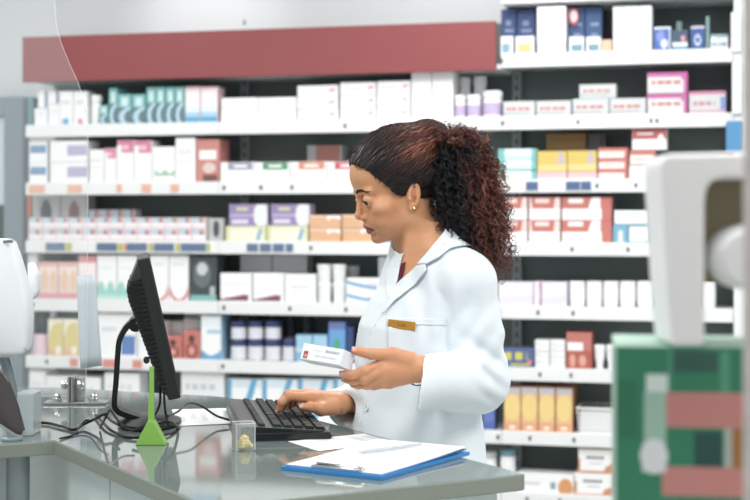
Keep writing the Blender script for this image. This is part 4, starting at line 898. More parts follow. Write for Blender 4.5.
# ---------------------------------------------------------------- implicit surfaces -> one continuous mesh
f32 = np.float32
def A3(v): return np.asarray(v, f32)
def smin(a, b, k):
    h = np.clip(.5 + .5 * (b - a) / k, 0, 1); return b + (a - b) * h - k * h * (1 - h)
def smax(a, b, k): return -smin(-a, -b, k)
def cap(P, a, b, ra, rb=None):
    a, b = A3(a), A3(b); rb = ra if rb is None else rb
    ba = b - a; pa = P - a
    h = np.clip(pa @ ba / max(float(ba @ ba), 1e-12), 0, 1)
    return np.sqrt(((pa - h[:, None] * ba) ** 2).sum(1)) - (ra + (rb - ra) * h)
def sph(P, c, r): return np.sqrt(((P - A3(c)) ** 2).sum(1)) - r
def elp(P, c, r, R=None):
    q = P - A3(c)
    if R is not None: q = q @ A3(R).T
    r = A3(r); k0 = np.sqrt(((q / r) ** 2).sum(1)); k1 = np.sqrt(((q / (r * r)) ** 2).sum(1))
    return np.where(k1 > 1e-9, k0 * (k0 - 1) / np.maximum(k1, 1e-9), -r.min())
def chain(P, pts, k=.006):
    d = None
    for (a, ra), (b, rb) in zip(pts, pts[1:]):
        c = cap(P, a, b, ra, rb); d = c if d is None else smin(d, c, k)
    return d
def mesh_sdf(fn, lo, hi, h, bs=4, slack=1.3):
    """surface nets over the blocks that the surface passes through"""
    lo, hi = np.asarray(lo, float), np.asarray(hi, float)
    nb = np.maximum(1, np.ceil((hi - lo) / (h * bs)).astype(int)); n = nb * bs
    bi = np.stack(np.meshgrid(*[np.arange(k) for k in nb], indexing='ij'), -1).reshape(-1, 3)
    cen = (lo + (bi + .5) * bs * h - .5 * h).astype(f32)
    dc = np.concatenate([fn(c) for c in np.array_split(cen, max(1, len(cen) // 200000))])
    near = np.abs(dc) < bs * h * .88 * slack
    vol = np.repeat(np.repeat(np.repeat(dc.reshape(nb), bs, 0), bs, 1), bs, 2).astype(f32)
    off = np.stack(np.meshgrid(*[np.arange(bs)] * 3, indexing='ij'), -1).reshape(-1, 3)
    sel = bi[near]
    for ch in np.array_split(sel, max(1, len(sel) // 4000)):
        ii = (ch[:, None, :] * bs + off[None]).reshape(-1, 3)
        vol[ii[:, 0], ii[:, 1], ii[:, 2]] = fn((lo + ii * h).astype(f32))
    s = vol < 0
    c = [s[i:n[0] - 1 + i, j:n[1] - 1 + j, k:n[2] - 1 + k] for i in (0, 1) for j in (0, 1) for k in (0, 1)]
    cnt = sum(x.astype(np.int8) for x in c); act = (cnt > 0) & (cnt < 8)
    cells = np.argwhere(act); idx = -np.ones(act.shape, np.int32); idx[act] = np.arange(len(cells))
    acc = np.zeros((len(cells), 3)); num = np.zeros(len(cells))
    corner = [(i, j, k) for i in (0, 1) for j in (0, 1) for k in (0, 1)]
    g = lambda o: vol[cells[:, 0] + o[0], cells[:, 1] + o[1], cells[:, 2] + o[2]]
    for ia in range(8):
        for ib in range(ia + 1, 8):
            a, b = corner[ia], corner[ib]
            if sum(abs(x - y) for x, y in zip(a, b)) != 1: continue
            va, vb = g(a), g(b); m = (va < 0) != (vb < 0)
            t = np.where(m, va / np.where(m, va - vb, 1), 0)
            p = np.array(a)[None] + t[:, None] * (np.array(b) - np.array(a))[None]
            acc[m] += p[m]; num[m] += 1
    V = lo + (cells + acc / num[:, None]) * h
    Q = []
    for ax in range(3):
        o = [0, 0, 0]; o[ax] = 1
        a = s[:n[0] - o[0], :n[1] - o[1], :n[2] - o[2]]; b = s[o[0]:, o[1]:, o[2]:]
        e = np.argwhere(a != b); u, v = [(1, 2), (2, 0), (0, 1)][ax]
        e = e[(e[:, u] > 0) & (e[:, v] > 0) & (e[:, u] < n[u] - 1) & (e[:, v] < n[v] - 1)]
        fl = s[e[:, 0], e[:, 1], e[:, 2]]
        du = np.zeros(3, int); du[u] = 1; dv = np.zeros(3, int); dv[v] = 1
        q = np.stack([idx[tuple((e - d).T)] for d in (0 * du, du, du + dv, dv)], 1)
        q[~fl] = q[~fl][:, ::-1]
        Q.append(q)
    Q = np.concatenate(Q); Q = Q[(Q >= 0).all(1)]
    return V.astype(f32), Q[:, ::-1]
def grad(fn, P, e=.0008):
    P = P.astype(f32); g = np.stack([fn(P + A3(d) * e) - fn(P - A3(d) * e) for d in ((1, 0, 0), (0, 1, 0), (0, 0, 1))], 1)
    return g / np.maximum(np.linalg.norm(g, axis=1, keepdims=True), 1e-9)
def march(fn, P, D, n=40):
    """walk points P along unit directions D until the surface of fn"""
    P = P.astype(f32).copy(); D = D.astype(f32)
    for _ in range(n): P += D * (fn(P) * .8)[:, None]
    return P
def noise3(P, s, seed=0):
    r = np.random.default_rng(seed); out = 0
    for i in range(6):
        d = r.normal(size=3); d /= np.linalg.norm(d); out = out + np.sin((P @ A3(d)) * s * r.uniform(.7, 1.5) + r.uniform(0, 6.3))
    return out / 3.5
def setcol(o, cols):
    a = o.data.color_attributes.new('Col', 'FLOAT_COLOR', 'POINT')
    c = np.ones((len(o.data.vertices), 4), f32); c[:, :3] = cols; a.data.foreach_set('color', c.ravel())
def linc(c): return np.array([lin(v) for v in c], f32)
def attrmat(name, rough, spec=.5, sss=0.0, bump=0.0, scale=200, sheen=0.0, aniso=0.0):
    m = mat(name, (128, 128, 128), rough, var=0, spec=spec, sss=sss, bump=bump, scale=scale)
    nt = m.node_tree; at = nt.nodes.new('ShaderNodeAttribute'); at.attribute_name = 'Col'
    nt.links.new(at.outputs['Color'], nt.nodes['Principled BSDF'].inputs['Base Color']); return m
def pv(x, y, Y): return np.array(px(x, y, Y), f32)
# ---------------------------------------------------------------- the woman: head, neck, torso, arms, hands as one body
psi, pit_ = math.radians(15), math.radians(17.5)
hf0 = np.array([-math.cos(psi), -math.sin(psi), 0]); hl = np.array([math.sin(psi), -math.cos(psi), 0]); hz = np.array([0, 0, 1.])
hf = hf0 * math.cos(pit_) - hz * math.sin(pit_); hu = hz * math.cos(pit_) + hf0 * math.sin(pit_)
HR = np.stack([hf, hl, hu]).astype(f32)                      # rows: forward, her left, up
HC = np.array([(410 - 375) / F * 2.932, 2.932, CAMZ + 24 * 2.932 / F]) - .07 * hl
toL = lambda P: ((P - A3(HC)) @ HR.T) * 1000                  # world -> head millimetres
toW = lambda L: (np.asarray(L, f32) / 1000) @ HR + A3(HC)
def cranium(L, g=0.0):
    d = elp(L, (-6, 0, 52), (90 + g, 72 + g, 78 + g))
    return smin(d, elp(L, (14, 0, 62), (74.5 + g, 65 + g, 58 + g)), 14)
EYE = (72.8, 31, 13.2); ER = 12.2
def headL(L):
    S = L.copy(); S[:, 1] = np.abs(S[:, 1])
    d = cranium(L)
    d = smin(d, elp(L, (36, 0, -14), (49, 54, 62)), 16)
    d = smin(d, cap(S, (6, 50, -44), (62, 12, -64), 15, 12), 18)           # jaw
    d = smin(d, cap(S, (2, 52, -8), (6, 50, -46), 16, 14), 16)
    d = smin(d, elp(S, (54, 44, -8), (22, 18, 16)), 16)                    # cheekbone
    d = smin(d, elp(S, (58, 30, -34), (22, 20, 20)), 16)                   # cheek
    d = smin(d, sph(L, (72, 0, -65), 12.8), 12)                            # chin
    d = smin(d, elp(L, (74, 0, -30), (14, 22, 16)), 12)                    # muzzle
    d = smin(d, cap(S, (83, 8, 33), (70, 42, 31), 6, 6), 12)               # brow ridge
    # eye socket, lids
    d = smax(d, -elp(S, (90, 28, 14), (15, 15, 11)), 12)
    d = smin(d, cap(L, (82.5, 0, 26), (94.5, 0, -8), 5.2, 6.8), 9)         # nose bridge
    d = smin(d, sph(L, (96.6, 0, -11), 7.6), 5)
    d = smin(d, elp(S, (87, 11, -17), (8.5, 6, 6)), 4)                     # wings
    d = smin(d, cap(L, (97, 0, -15), (86, 0, -22), 4.2, 4), 4)
    d = smax(d, -elp(S, (90, 6, -22.5), (5, 3, 3)), 2)                     # nostrils
    lid = sph(S, EYE, ER + 2.0)
    d = smin(d, lid, 4.5)
    q = S - A3((EYE[0] + 11, EYE[1] - .5, EYE[2] - 2.4)); t = np.clip(1 - (q[:, 1] / 13.0) ** 2, 0, None)
    op = np.maximum(np.abs(q[:, 2] + .10 * q[:, 1] - .6) - 5.0 * t ** .75, np.abs(q[:, 0]) - 12)
    op = np.maximum(op, np.abs(q[:, 1]) - 12.4)
    d = smax(d, -op * .8, 1.2)
    d = smin(d, sph(S, EYE, ER - 2.5), .1)
    # lips
    ul = smin(cap(S, (87.2, 2.5, -35.5), (86, 8, -36.3), 5.2, 4.8), cap(S, (86, 8, -36.3), (77.5, 22, -45.5), 4.8, 2.0), 3)
    ll = smin(cap(S, (83.8, 0, -48.3), (82, 9, -48), 6.2, 5.6), cap(S, (82, 9, -48), (77, 21.5, -46), 5.6, 2), 3)
    d = smin(d, ul, 4); d = smin(d, ll, 4.5)
    gr = cap(S, (94, 0, -42.2), (90, 12, -42.6), 1.6, 1.5); gr = np.minimum(gr, cap(S, (90, 12, -42.6), (80, 23, -46.4), 1.6, 1.4))
    d = smax(d, -gr, 2.2)
    d = smax(d, -cap(L, (97, 0, -25), (96, 0, -31), 2, 2.6), 4)            # philtrum
    # ears
    a = math.radians(-21); Re = np.array([[math.cos(a), 0, -math.sin(a)], [0, 1, 0], [math.sin(a), 0, math.cos(a)]])
    E2 = (S - A3((-8, 74, -2.5))) @ A3(Re).T
    er = elp(E2, (1, 2, 1.5), (13.2, 5.5, 26.5)); er = smin(er, elp(E2, (3, 0, -23), (8, 4.5, 9)), 4)
    er = smin(er, elp(E2, (8, -4, 0), (8, 8, 18)), 5)
    er = smax(er, -elp(E2, (1.6, 9.5, 4.5), (8.2, 9.5, 18.5)), 1.6)                # scapha hollow
    er = smin(er, elp(E2, (-2.8, 2.6, 4), (2.4, 3.6, 14)), 2.0)            # antihelix
    er = smax(er, -elp(E2, (2.4, 6, -7), (6.0, 10, 8)), 1.4)                # concha
    er = smin(er, elp(E2, (10.2, 4.5, -7), (3.2, 3.6, 4.6)), 2)              # tragus
    d = smin(d, er, 3)
    return d
# torso frame
phi = math.radians(25)
bf = np.array([-math.cos(phi), -math.sin(phi), 0]); bl = np.array([math.sin(phi), -math.cos(phi), 0])
TZ = [.50, .80, .95, 1.065, 1.12, 1.178, 1.22, 1.272, 1.30, 1.335, 1.362, 1.385, 1.41, 1.45]
TA = [.150, .142, .130, .112, .114, .122, .119, .094, .074, .062, .056, .054, .052, .050]
TBW = [.185, .180, .158, .146, .148, .152, .154, .156, .156, .148, .124, .096, .070, .054]
TX = [.078, .078, .078, .084, .092, .100, .106, .110, .111, .111, .110, .108, .106, .104]
def tcoords(P):
    z = P[:, 2]; cx = np.interp(z, TZ, TX).astype(f32); q = np.stack([P[:, 0] - cx, P[:, 1] - 3.0], 1)
    return q @ A3(bf[:2]), q @ A3(bl[:2]), z
def torso(P, g=0.0, zlo=.5, zhi=1.43):
    f, l, z = tcoords(P); a = np.interp(z, TZ, TA).astype(f32) + g; b = np.interp(z, TZ, TBW).astype(f32) + g
    k0 = np.sqrt((f / a) ** 2 + (l / b) ** 2); k1 = np.sqrt((f / a ** 2) ** 2 + (l / b ** 2) ** 2)
    d = k0 * (k0 - 1) / np.maximum(k1, 1e-6) * .92
    return np.maximum(np.maximum(d, zlo - z), z - zhi)
S_L, E_L, W_L = pv(465, 285, 2.885), pv(475, 378, 2.905), pv(421, 369.5, 2.70)
S_R, E_R, W_R = np.array([.088, 3.125, 1.30], f32), np.array([.055, 3.17, 1.10], f32), pv(341, 403.5, 2.985)
LH = dict(wr=(426, 369, 2.715), index=[(385, 362.5, 2.690), (364, 371.2, 2.668), (352, 375.0, 2.664), (343.5, 374.2, 2.662)], middle=[(383, 370.5, 2.681), (363, 378.6, 2.670), (353, 380.6, 2.682), (347.0, 379.6, 2.694)],
          ring=[(384.5, 377.5, 2.687), (367, 384, 2.684), (358, 385.0, 2.700), (353, 384, 2.712)], little=[(389.5, 382.5, 2.699), (374, 385.5, 2.700), (366, 386, 2.712), (361, 385, 2.722)],
          thumb=[(411, 360.5, 2.700), (393, 354.8, 2.690), (371.5, 354, 2.672), (356.5, 351.2, 2.668)])
RH = dict(wr=(342, 403.5, 2.985), index=[(309, 397.8, 2.932), (289.5, 396.4, 2.905), (281.5, 402.5, 2.900), (279, 409.2, 2.902)], middle=[(307.5, 395, 2.950), (289, 394.4, 2.936), (283.5, 400, 2.936), (283.5, 406.6, 2.938)],
          ring=[(308.5, 396, 2.968), (294, 394.6, 2.966), (289, 400, 2.968), (289, 405.6, 2.970)], little=[(312, 399, 2.985), (300, 397, 2.995), (294.5, 400.5, 3.000), (293.5, 404.4, 3.002)],
          thumb=[(333, 407.5, 2.952), (321, 409.2, 2.926), (310, 407, 2.912), (303, 407.4, 2.906)])
FR = dict(index=(.0112, .0092, .0080, .0068), middle=(.0115, .0094, .0082, .0070), ring=(.0110, .0088, .0078, .0066), little=(.0100, .0078, .0068, .0058), thumb=(.0165, .0122, .0100, .0078))
def hand(P, H):
    w = pv(*H['wr']); d = None
    for n in ('index', 'middle', 'ring', 'little'):
        m = pv(*H[n][0]); c = cap(P, w + (m - w) * .12, m, .0165, FR[n][0] + .0018)
        d = c if d is None else smin(d, c, .012)
    c = cap(P, w + (pv(*H['thumb'][0]) - w) * .3, pv(*H['thumb'][1]), .0155, .0125); d = smin(d, c, .012)
    t1, i0 = pv(*H['thumb'][1]), pv(*H['index'][0]); d = smin(d, cap(P, (t1 * .45 + i0 * .25 + w * .3), (i0 * .75 + w * .25), .010, .010), .012)   # web
    fing = None
    for n in ('index', 'middle', 'ring', 'little', 'thumb'):
        js = [pv(*p) for p in H[n]]; r = FR[n]
        c = chain(P, list(zip(js, r)), .004)
        c = smin(c, sph(P, js[1], r[1] * 1.07), .003)
        fing = c if fing is None else smin(fing, c, .0022)
    return smin(d, fing, .0055)
def arms(P, g=0.0):
    d = chain(P, [(S_L, .050 + g), (E_L, .038 + g), (E_L * .45 + W_L * .55, .036 + g), (W_L, .0255 + g)], .02)
    return np.minimum(d, chain(P, [(S_R, .050 + g), (E_R, .038 + g), (E_R * .45 + W_R * .55, .036 + g), (W_R, .0255 + g)], .02))
NK0, NK1 = toW((-14, 0, -28)), pv(434, 284, 3.012)
def neck(P): 
    d = cap(P, NK0, NK1, .050, .054)
    s0, s1 = toW((-16, 46, -34)), pv(402, 283, 2.945)                       # neck tendon to the breastbone
    return smin(d, cap(P, s0, s1, .011, .009), .02)
LEG = [(np.array([.06, 3.06, .88]), np.array([.055, 3.08, .48]), np.array([.06, 3.10, .10])), (np.array([.10, 2.96, .88]), np.array([.11, 2.95, .48]), np.array([.12, 2.96, .10]))]
def body(P):
    d = smin(headL(toL(P)) / 1000, neck(P), .016)
    d = smin(d, smin(torso(P, -.004, .80), elp(P, pv(411, 286, 3.0), (.034, .05, .03)), .02), .03)
    d = smin(d, arms(P, -.004), .02)
    d = smin(d, np.minimum(hand(P, LH), hand(P, RH)), .008)
    for h_, k_, a_ in LEG: d = smin(d, chain(P, [(h_, .085), (k_, .055), (a_, .038)], .03), .04)
    return d
def hb(P):           # head, neck and upper chest only (fast)
    d = smin(headL(toL(P)) / 1000, neck(P), .016)
    return smin(d, smin(torso(P, -.004, .80), elp(P, pv(411, 286, 3.0), (.034, .05, .03)), .02), .03)
def hands_fn(H, E_, W_):
    return lambda P: smin(chain(P, [(E_, .034), (E_ * .45 + W_ * .55, .032), (W_, .0215)], .02), hand(P, H), .008)
def rest(P):
    d = torso(P, -.004, .80); d = smin(d, arms(P, -.004), .02)
    for h_, k_, a_ in LEG: d = smin(d, chain(P, [(h_, .085), (k_, .055), (a_, .038)], .03), .04)
    return d
woman = empty('person', (.09, 3.0, 0), 'woman with curly ponytail in a white lab coat, typing and holding a carton', 'person')
ZC = 1.27
pieces = [mesh_sdf(hb, HC - np.array([.125, .12, 0]) - np.array([0, 0, HC[2] - ZC]), HC + np.array([.16, .14, .15]), .0016),
          mesh_sdf(hands_fn(LH, E_L, W_L), W_L + np.array([-.175, -.09, -.07]), W_L + np.array([.07, .09, .06]), .0016),
          mesh_sdf(hands_fn(RH, E_R, W_R), W_R + np.array([-.165, -.16, -.06]), W_R + np.array([.06, .08, .06]), .0016),
          mesh_sdf(rest, (-.2, 2.6, .03), (.36, 3.35, ZC + .004), .009)]
V = []; Q = []; o_ = 0
for v, q in pieces: V.append(v); Q.append(q + o_); o_ += len(v)
V = np.concatenate(V); Q = np.concatenate(Q)
M_skin = attrmat('skin', .42, .42, sss=.12, bump=.06, scale=900)
bo = mesh_obj('body', V, Q, M_skin, woman, smooth=True)
Lv = toL(V); col = np.tile(linc((214, 158, 120)), (len(V), 1)); yy = np.abs(Lv[:, 1])
def blend(c, w): 
    global col
    w = np.clip(w, 0, 1)[:, None]; col = col * (1 - w) + linc(c)[None] * w
inh = (Lv[:, 2] > -130)
blend((210, 130, 98), inh * .35 * np.exp(-(((Lv[:, 0] - 62) / 22) ** 2 + ((yy - 42) / 18) ** 2 + ((Lv[:, 2] + 16) / 16) ** 2)))           # warm cheek
blend((218, 164, 122), inh * .5 * np.exp(-(((Lv[:, 0] - 90) / 25) ** 2 + ((Lv[:, 2] - 60) / 22) ** 2)))
zl = Lv[:, 2]; lipm = np.interp(yy, [0, 10, 23], [-35.5, -36.5, -46]) ; 
up_ = (zl < np.interp(yy, [0, 3, 8, 16, 23.5], [-32.5, -31.5, -32.8, -38.5, -45.5])) & (zl > np.interp(yy, [0, 8, 14, 20, 23.5], [-54.5, -53.5, -51.5, -48.5, -47])) & (Lv[:, 0] > 68) & (yy < 23.5)
blend((150, 84, 84), up_ * .85); blend((96, 48, 50), up_ * (np.abs(zl - np.interp(yy, [0, 12, 23], [-42.2, -42.6, -46.4])) < 1.3) * .8)
hm = (V[:, 2] < 1.25).astype(f32); blend((208, 148, 112), hm * .5)
for H in (LH, RH):                                                                            # redder knuckles and finger tips
    for n in ('index', 'middle', 'ring', 'little', 'thumb'):
        for j, wgt in ((1, .25), (3, .45)): blend((188, 108, 88), wgt * np.exp(-((V - pv(*H[n][j])) ** 2).sum(1) / .010 ** 2))
setcol(bo, col)
# nails
M_nail = mat('fingernail', (222, 170, 156), .22, var=.02)
def nail(H, n, out, parent, s=1.0):
    js = [np.array(px(*p)) for p in H[n]]; d = js[3] - js[2]; d /= np.linalg.norm(d); out = np.array(out, float); out -= d * (out @ d); out /= np.linalg.norm(out); sd = np.cross(d, out); r = FR[n][3]
    c = js[3] + d * r * .15 + out * r * .92; vs, fs = [], []
    for i in range(6):
        for j in range(7):
            a = -1 + 2 * j / 6; t = i / 5
            w_ = r * .78 * (1 if t > .25 else .8 + .8 * t) * (1 if t < .85 else .88)
            vs.append(Vector(c + sd * w_ * a + d * (t - .45) * r * 2.1 * s - out * (a * a * r * .42 + max(0, t - .7) * r * .2)))
    for i in range(5):
        for j in range(6): fs.append((i * 7 + j, i * 7 + j + 1, i * 7 + j + 8, i * 7 + j + 7))
    o = mesh_obj('fingernail', vs, fs, M_nail, parent, smooth=True); m = o.modifiers.new('thickness', 'SOLIDIFY'); m.thickness = .0007; m.offset = 0
nail(LH, 'index', (-.2, -.9, .35), bo); nail(LH, 'thumb', (0, -.75, .65), bo); nail(LH, 'middle', (-.2, -.9, .2), bo)
nail(RH, 'index', (-.9, -.35, .2), bo); nail(RH, 'thumb', (-.1, -.7, .7), bo); nail(RH, 'middle', (-.9, -.35, .2), bo); nail(RH, 'ring', (-.9, -.35, .2), bo); nail(RH, 'little', (-.9, -.35, .2), bo)
# eyes
for sy in (1, -1):
    c = toW((EYE[0], EYE[1] * sy, EYE[2])); gz = toW((EYE[0] + 100, EYE[1] * sy + 34, EYE[2] - 28)) - c; gz = Vector(gz).normalized()
    Mq = Matrix.Translation(Vector(c)) @ gz.to_track_quat('Z', 'Y').to_matrix().to_4x4(); r = ER / 1000
    prof = [(r * math.sin(t), r * math.cos(t)) for t in np.linspace(math.pi, 0, 40)]
    m = MB(); m.lathe([(max(a, 0 if i in (0, 39) else 1e-6), b_) for i, (a, b_) in enumerate(prof)], 32, Mq, cap=False)
    eo = m.build('eyeball', [mat('eye_white', (226, 220, 214), .12, var=.01), mat('iris_brown', (92, 68, 50), .1, var=.15, scale=900), mat('pupil', (16, 14, 14), .06, var=0)], woman, True)
    Mi = Mq.inverted(); wm = Matrix.Translation(woman.location)
    for p in eo.data.polygons:
        q = Mi @ (wm @ p.center); a = math.acos(max(-1, min(1, q.z / r)))
        p.material_index = 2 if a < .2 else 1 if a < .52 else 0
# brows and lashes follow the skin
hL = lambda L: headL(L.astype(f32))
M_brow = mat('brow_hair', (52, 38, 32), .6, var=.1)
def strands_mesh(name, lines, rads, mats, parent, cols=None, n=4):
    """many thin tapered tubes as one mesh; lines (k, m, 3) world, rads (k, m)"""
    lines = np.asarray(lines, f32); rads = np.asarray(rads, f32); k, m_ = lines.shape[:2]
    t = np.gradient(lines, axis=1); t /= np.maximum(np.linalg.norm(t, axis=2, keepdims=True), 1e-9)
    ref = np.where(np.abs(t[..., 2:3]) < .9, np.array([0, 0, 1], f32), np.array([1, 0, 0], f32))
    a = np.cross(t, ref); a /= np.maximum(np.linalg.norm(a, axis=2, keepdims=True), 1e-9); b = np.cross(t, a)
    an = np.linspace(0, 2 * np.pi, n, endpoint=False)
    ring = lines[:, :, None] + rads[..., None, None] * (a[:, :, None] * np.cos(an)[None, None, :, None] + b[:, :, None] * np.sin(an)[None, None, :, None])
    V_ = ring.reshape(-1, 3); base = (np.arange(k)[:, None, None] * m_ + np.arange(m_ - 1)[None, :, None]) * n; j = np.arange(n)[None, None]; j2 = (j + 1) % n
    Q_ = np.stack([base + j, base + j2, base + n + j2, base + n + j], -1).reshape(-1, 4)
    o = mesh_obj(name, V_.astype(f32), Q_, mats, parent, smooth=True)
    if cols is not None: setcol(o, np.repeat(np.asarray(cols, f32).reshape(k, -1, 3) if np.ndim(cols) == 3 else np.repeat(np.asarray(cols, f32)[:, None], m_, 1), n, 1).reshape(-1, 3))
    return o
for sy in (1, -1):
    ls, rs = [], []
    allp, allD = [], []
    for i in range(130):
        t = rng.uniform(0, 1); y0 = (8 if sy > 0 else 15) + (40 if sy > 0 else 33) * t; z0 = 35 + 3.2 * math.sin(min(t * 1.7, 1.6)) - 10 * max(0, t - .5) + rng.uniform(-2.8, 2.8) * (1 - .68 * t)
        y1, z1 = y0 + rng.uniform(6, 9), z0 + (3.2 if t < .35 else 1.0 if t < .6 else -2.2) + rng.uniform(-.6, .6)
        pts = np.array([[100 - .2 * y, y * sy, z] for y, z in [(y0 + (y1 - y0) * s, z0 + (z1 - z0) * s) for s in np.linspace(0, 1, 5)]])
        D_ = np.tile(np.array([[-1., 0, 0]]), (5, 1)); D_[:, 1] = -sy * .35 * np.clip((np.abs(pts[:, 1]) - 25) / 20, 0, 1); D_ /= np.linalg.norm(D_, axis=1, keepdims=True)
        allp.append(pts); allD.append(D_); rs.append(np.array([.4, .52, .5, .38, .16]) / 1000)
    sm = march(hL, np.concatenate(allp), np.concatenate(allD)).reshape(-1, 5, 3)
    ls = [toW(s + np.array([.5, .2 * sy, 0])[None] * np.linspace(.6, 1.6, 5)[:, None]) for s in sm]
    strands_mesh('eyebrow', ls, rs, M_brow, woman)
    ls, rs = [], []
    for i in range(34):
        t = -1 + 2 * i / 33; y = EYE[1] - .5 + 12 * t; z = EYE[2] - 2.4 + .6 - .10 * (12 * t) + 5.0 * (max(0, 1 - (12 * t / 13.0) ** 2)) ** .75
        x = EYE[0] + math.sqrt(max(1, (ER + 1.9) ** 2 - (y - EYE[1]) ** 2 - (z - EYE[2]) ** 2))
        L_ = (4.0 + 1.8 * max(0, t)) * (1 if sy > 0 else .45); s = np.linspace(0, 1, 5)[:, None]
        p = np.array([x, y, z])[None] + s * np.array([.75, .45 * t, -.35])[None] * L_ + s ** 2 * np.array([.1, 0, .55])[None] * L_
        p[:, 1] *= sy; ls.append(toW(p)); rs.append(np.array([.42, .4, .34, .25, .12]) / 1000)
    ts = np.linspace(-1, 1, 5)
    strands_mesh('eyelashes', ls, rs, mat('lash_black', (26, 20, 18), .5, var=0), woman)
    pts = []
    for t in np.linspace(-1, 1, 24):
        y = EYE[1] - .5 + 12.2 * t; z = EYE[2] - 1.8 - .10 * (12.4 * t) + 5.1 * (max(0, 1 - (12.2 * t / 13.0) ** 2)) ** .75
        x = EYE[0] + math.sqrt(max(1, (ER + 1.5) ** 2 - (y - EYE[1]) ** 2 - (z - EYE[2]) ** 2)); pts.append(Vector(toW((x, y * sy, z))))
    m = MB(); m.tube(pts, [.0003 + .0005 * math.sin(math.pi * i / 23) for i in range(24)], 6); m.build('eyelid_line', mat('lash_black', (26, 20, 18), .5, var=0), woman, True)
m = MB(); e = Vector(toW(march(hL, np.array([[1.5, 115, -25.5]]), np.array([[0, -1., 0]]), 60)[0] + np.array([0, .8, 0]))); m.lathe([(0, -.0024), (.0017, -.0017), (.0024, 0), (.0017, .0017), (0, .0024)], 12, Matrix.Translation(e)); m.build('earring', mat('gold_stud', (226, 200, 140), .15, metal=1, var=0), woman, True)
# ---------------------------------------------------------------- lab coat
CUF_L = pv(420.5, 383, 2.715); CUF_R = pv(345, 409, 2.99)
def sleeve(P, S, E_, C, rs, re, rc):
    return chain(P, [(S, rs), (S * .5 + E_ * .5, rs * .5 + re * .5 - .002), (E_, re), (C, rc)], .035)
dL = (CUF_L - (E_L + A3((.004, 0, -.004)))); dL /= np.linalg.norm(dL); dR = (CUF_R - E_R); dR /= np.linalg.norm(dR)
PL = np.cross(dL, A3((0, 0, 1))); PL /= np.linalg.norm(PL)
cutL = A3((-.985, .04, .13)); cutL /= np.linalg.norm(cutL)
def folds(P):
    """cloth creases: soft undulation, diagonal pulls at the elbow and under the arm"""
    n = noise3(P, 26, 3) * .0030 + noise3(P, 60, 5) * .0014
    e = E_L + A3((-.01, -.03, .02)); r2 = ((P - e) ** 2).sum(1)
    q = (P - e); s = np.sin((q[:, 2] * .85 + q[:, 0] * .55) * 190 + 3 * noise3(P, 18, 9)); n += .0085 * s * np.exp(-r2 / .055 ** 2)
    e2 = S_L * .35 + E_L * .65; r2 = ((P - e2) ** 2).sum(1); n += .0042 * np.sin((P[:, 2] * .6 - P[:, 0] * .9) * 150 + 2 * noise3(P, 14, 4)) * np.exp(-r2 / .07 ** 2)
    e3 = pv(440, 300, 2.87); r2 = ((P - e3) ** 2).sum(1); n += .0042 * np.sin((P[:, 0] * 1.0 + P[:, 2] * .28) * 130 + 1.5 * noise3(P, 12, 6)) * np.exp(-r2 / .075 ** 2)
    e4 = pv(420, 420, 2.88); r2 = ((P - e4) ** 2).sum(1); n += .005 * np.sin((P[:, 0] * .9 - P[:, 2] * .35) * 90 + 2 * noise3(P, 9, 8)) * np.exp(-r2 / .10 ** 2)
    e6 = pv(352, 385, 3.0); r2 = ((P - e6) ** 2).sum(1); n += .0042 * np.sin((P[:, 0] * .8 + P[:, 2] * .9) * 130) * np.exp(-r2 / .06 ** 2)
    return n
VY = 2.91
vz = lambda y: CAMZ - (y - HORIZ) / F * VY
vx = lambda x: (x - 375) / F * VY
def vneck(P):
    z = P[:, 2]; ys = [289, 286, 276, 266, 256, 245, 232, 225]
    lo_ = np.interp(z, [vz(y) for y in ys], [vx(x) for x in (398.2, 397.5, 400, 401.5, 402, 388, 380, 380)]).astype(f32)
    hi_ = np.interp(z, [vz(y) for y in ys], [vx(x) for x in (398.4, 398.8, 409, 420, 428, 437, 447, 449)]).astype(f32)
    return np.maximum(np.maximum(lo_ - P[:, 0], P[:, 0] - hi_), np.maximum(vz(289) - z, P[:, 1] - 3.02))
def coat_solid(P):
    t = torso(P, .012, .54, 1.412)
    sl = smax(sleeve(P, S_L, E_L + A3((.004, 0, -.004)), CUF_L + dL * .055, .062, .058, .051), (P - CUF_L) @ cutL, .003)
    sr = smax(sleeve(P, S_R, E_R, CUF_R + dR * .02, .066, .056, .043), (P - CUF_R) @ A3(dR), .003)
    kk = np.interp(P[:, 2], [1.20, 1.24, 1.30, 1.34], [.007, .010, .035, .05]).astype(f32); d = smin(smin(t, sl, kk), sr, .015)
    arm_ = np.exp(-((sl - t) / .005) ** 2) * .0016          # armhole seam
    return d + folds(P) + arm_
def coat(P):
    d = coat_solid(P)
    d = smax(d, -vneck(P), .004)
    d = smax(d, -(smin(cap(P, NK0, NK1 + (NK1 - NK0) * .3, .053, .060), cap(P, NK0, NK1, .05, .058), .01)), .004)      # neck hole
    d = np.maximum(d, -cap(P, CUF_L - dL * .07, CUF_L + dL * .1, .038, .040)); d = np.maximum(d, -cap(P, CUF_R - dR * .06, CUF_R + dR * .1, .032, .034))
    f, l, z = tcoords(P)
    d = smax(d, -np.maximum(np.abs(l - .012 - .35 * np.clip(z - 1.2, 0, .1)) - .0014, np.maximum(z - 1.28, np.maximum(-f, -(d + .0045)))), .0015)          # front opening edge
    return d
cv, cq = mesh_sdf(coat, (-.2, 2.58, .53), (.36, 3.32, 1.43), .0036)
M_coat = mat('white_coat_cloth', (232, 240, 246), .75, var=.012, scale=260, bump=.12, spec=.25)
lab = mesh_obj('lab_coat', cv, cq, M_coat, woman, smooth=True)
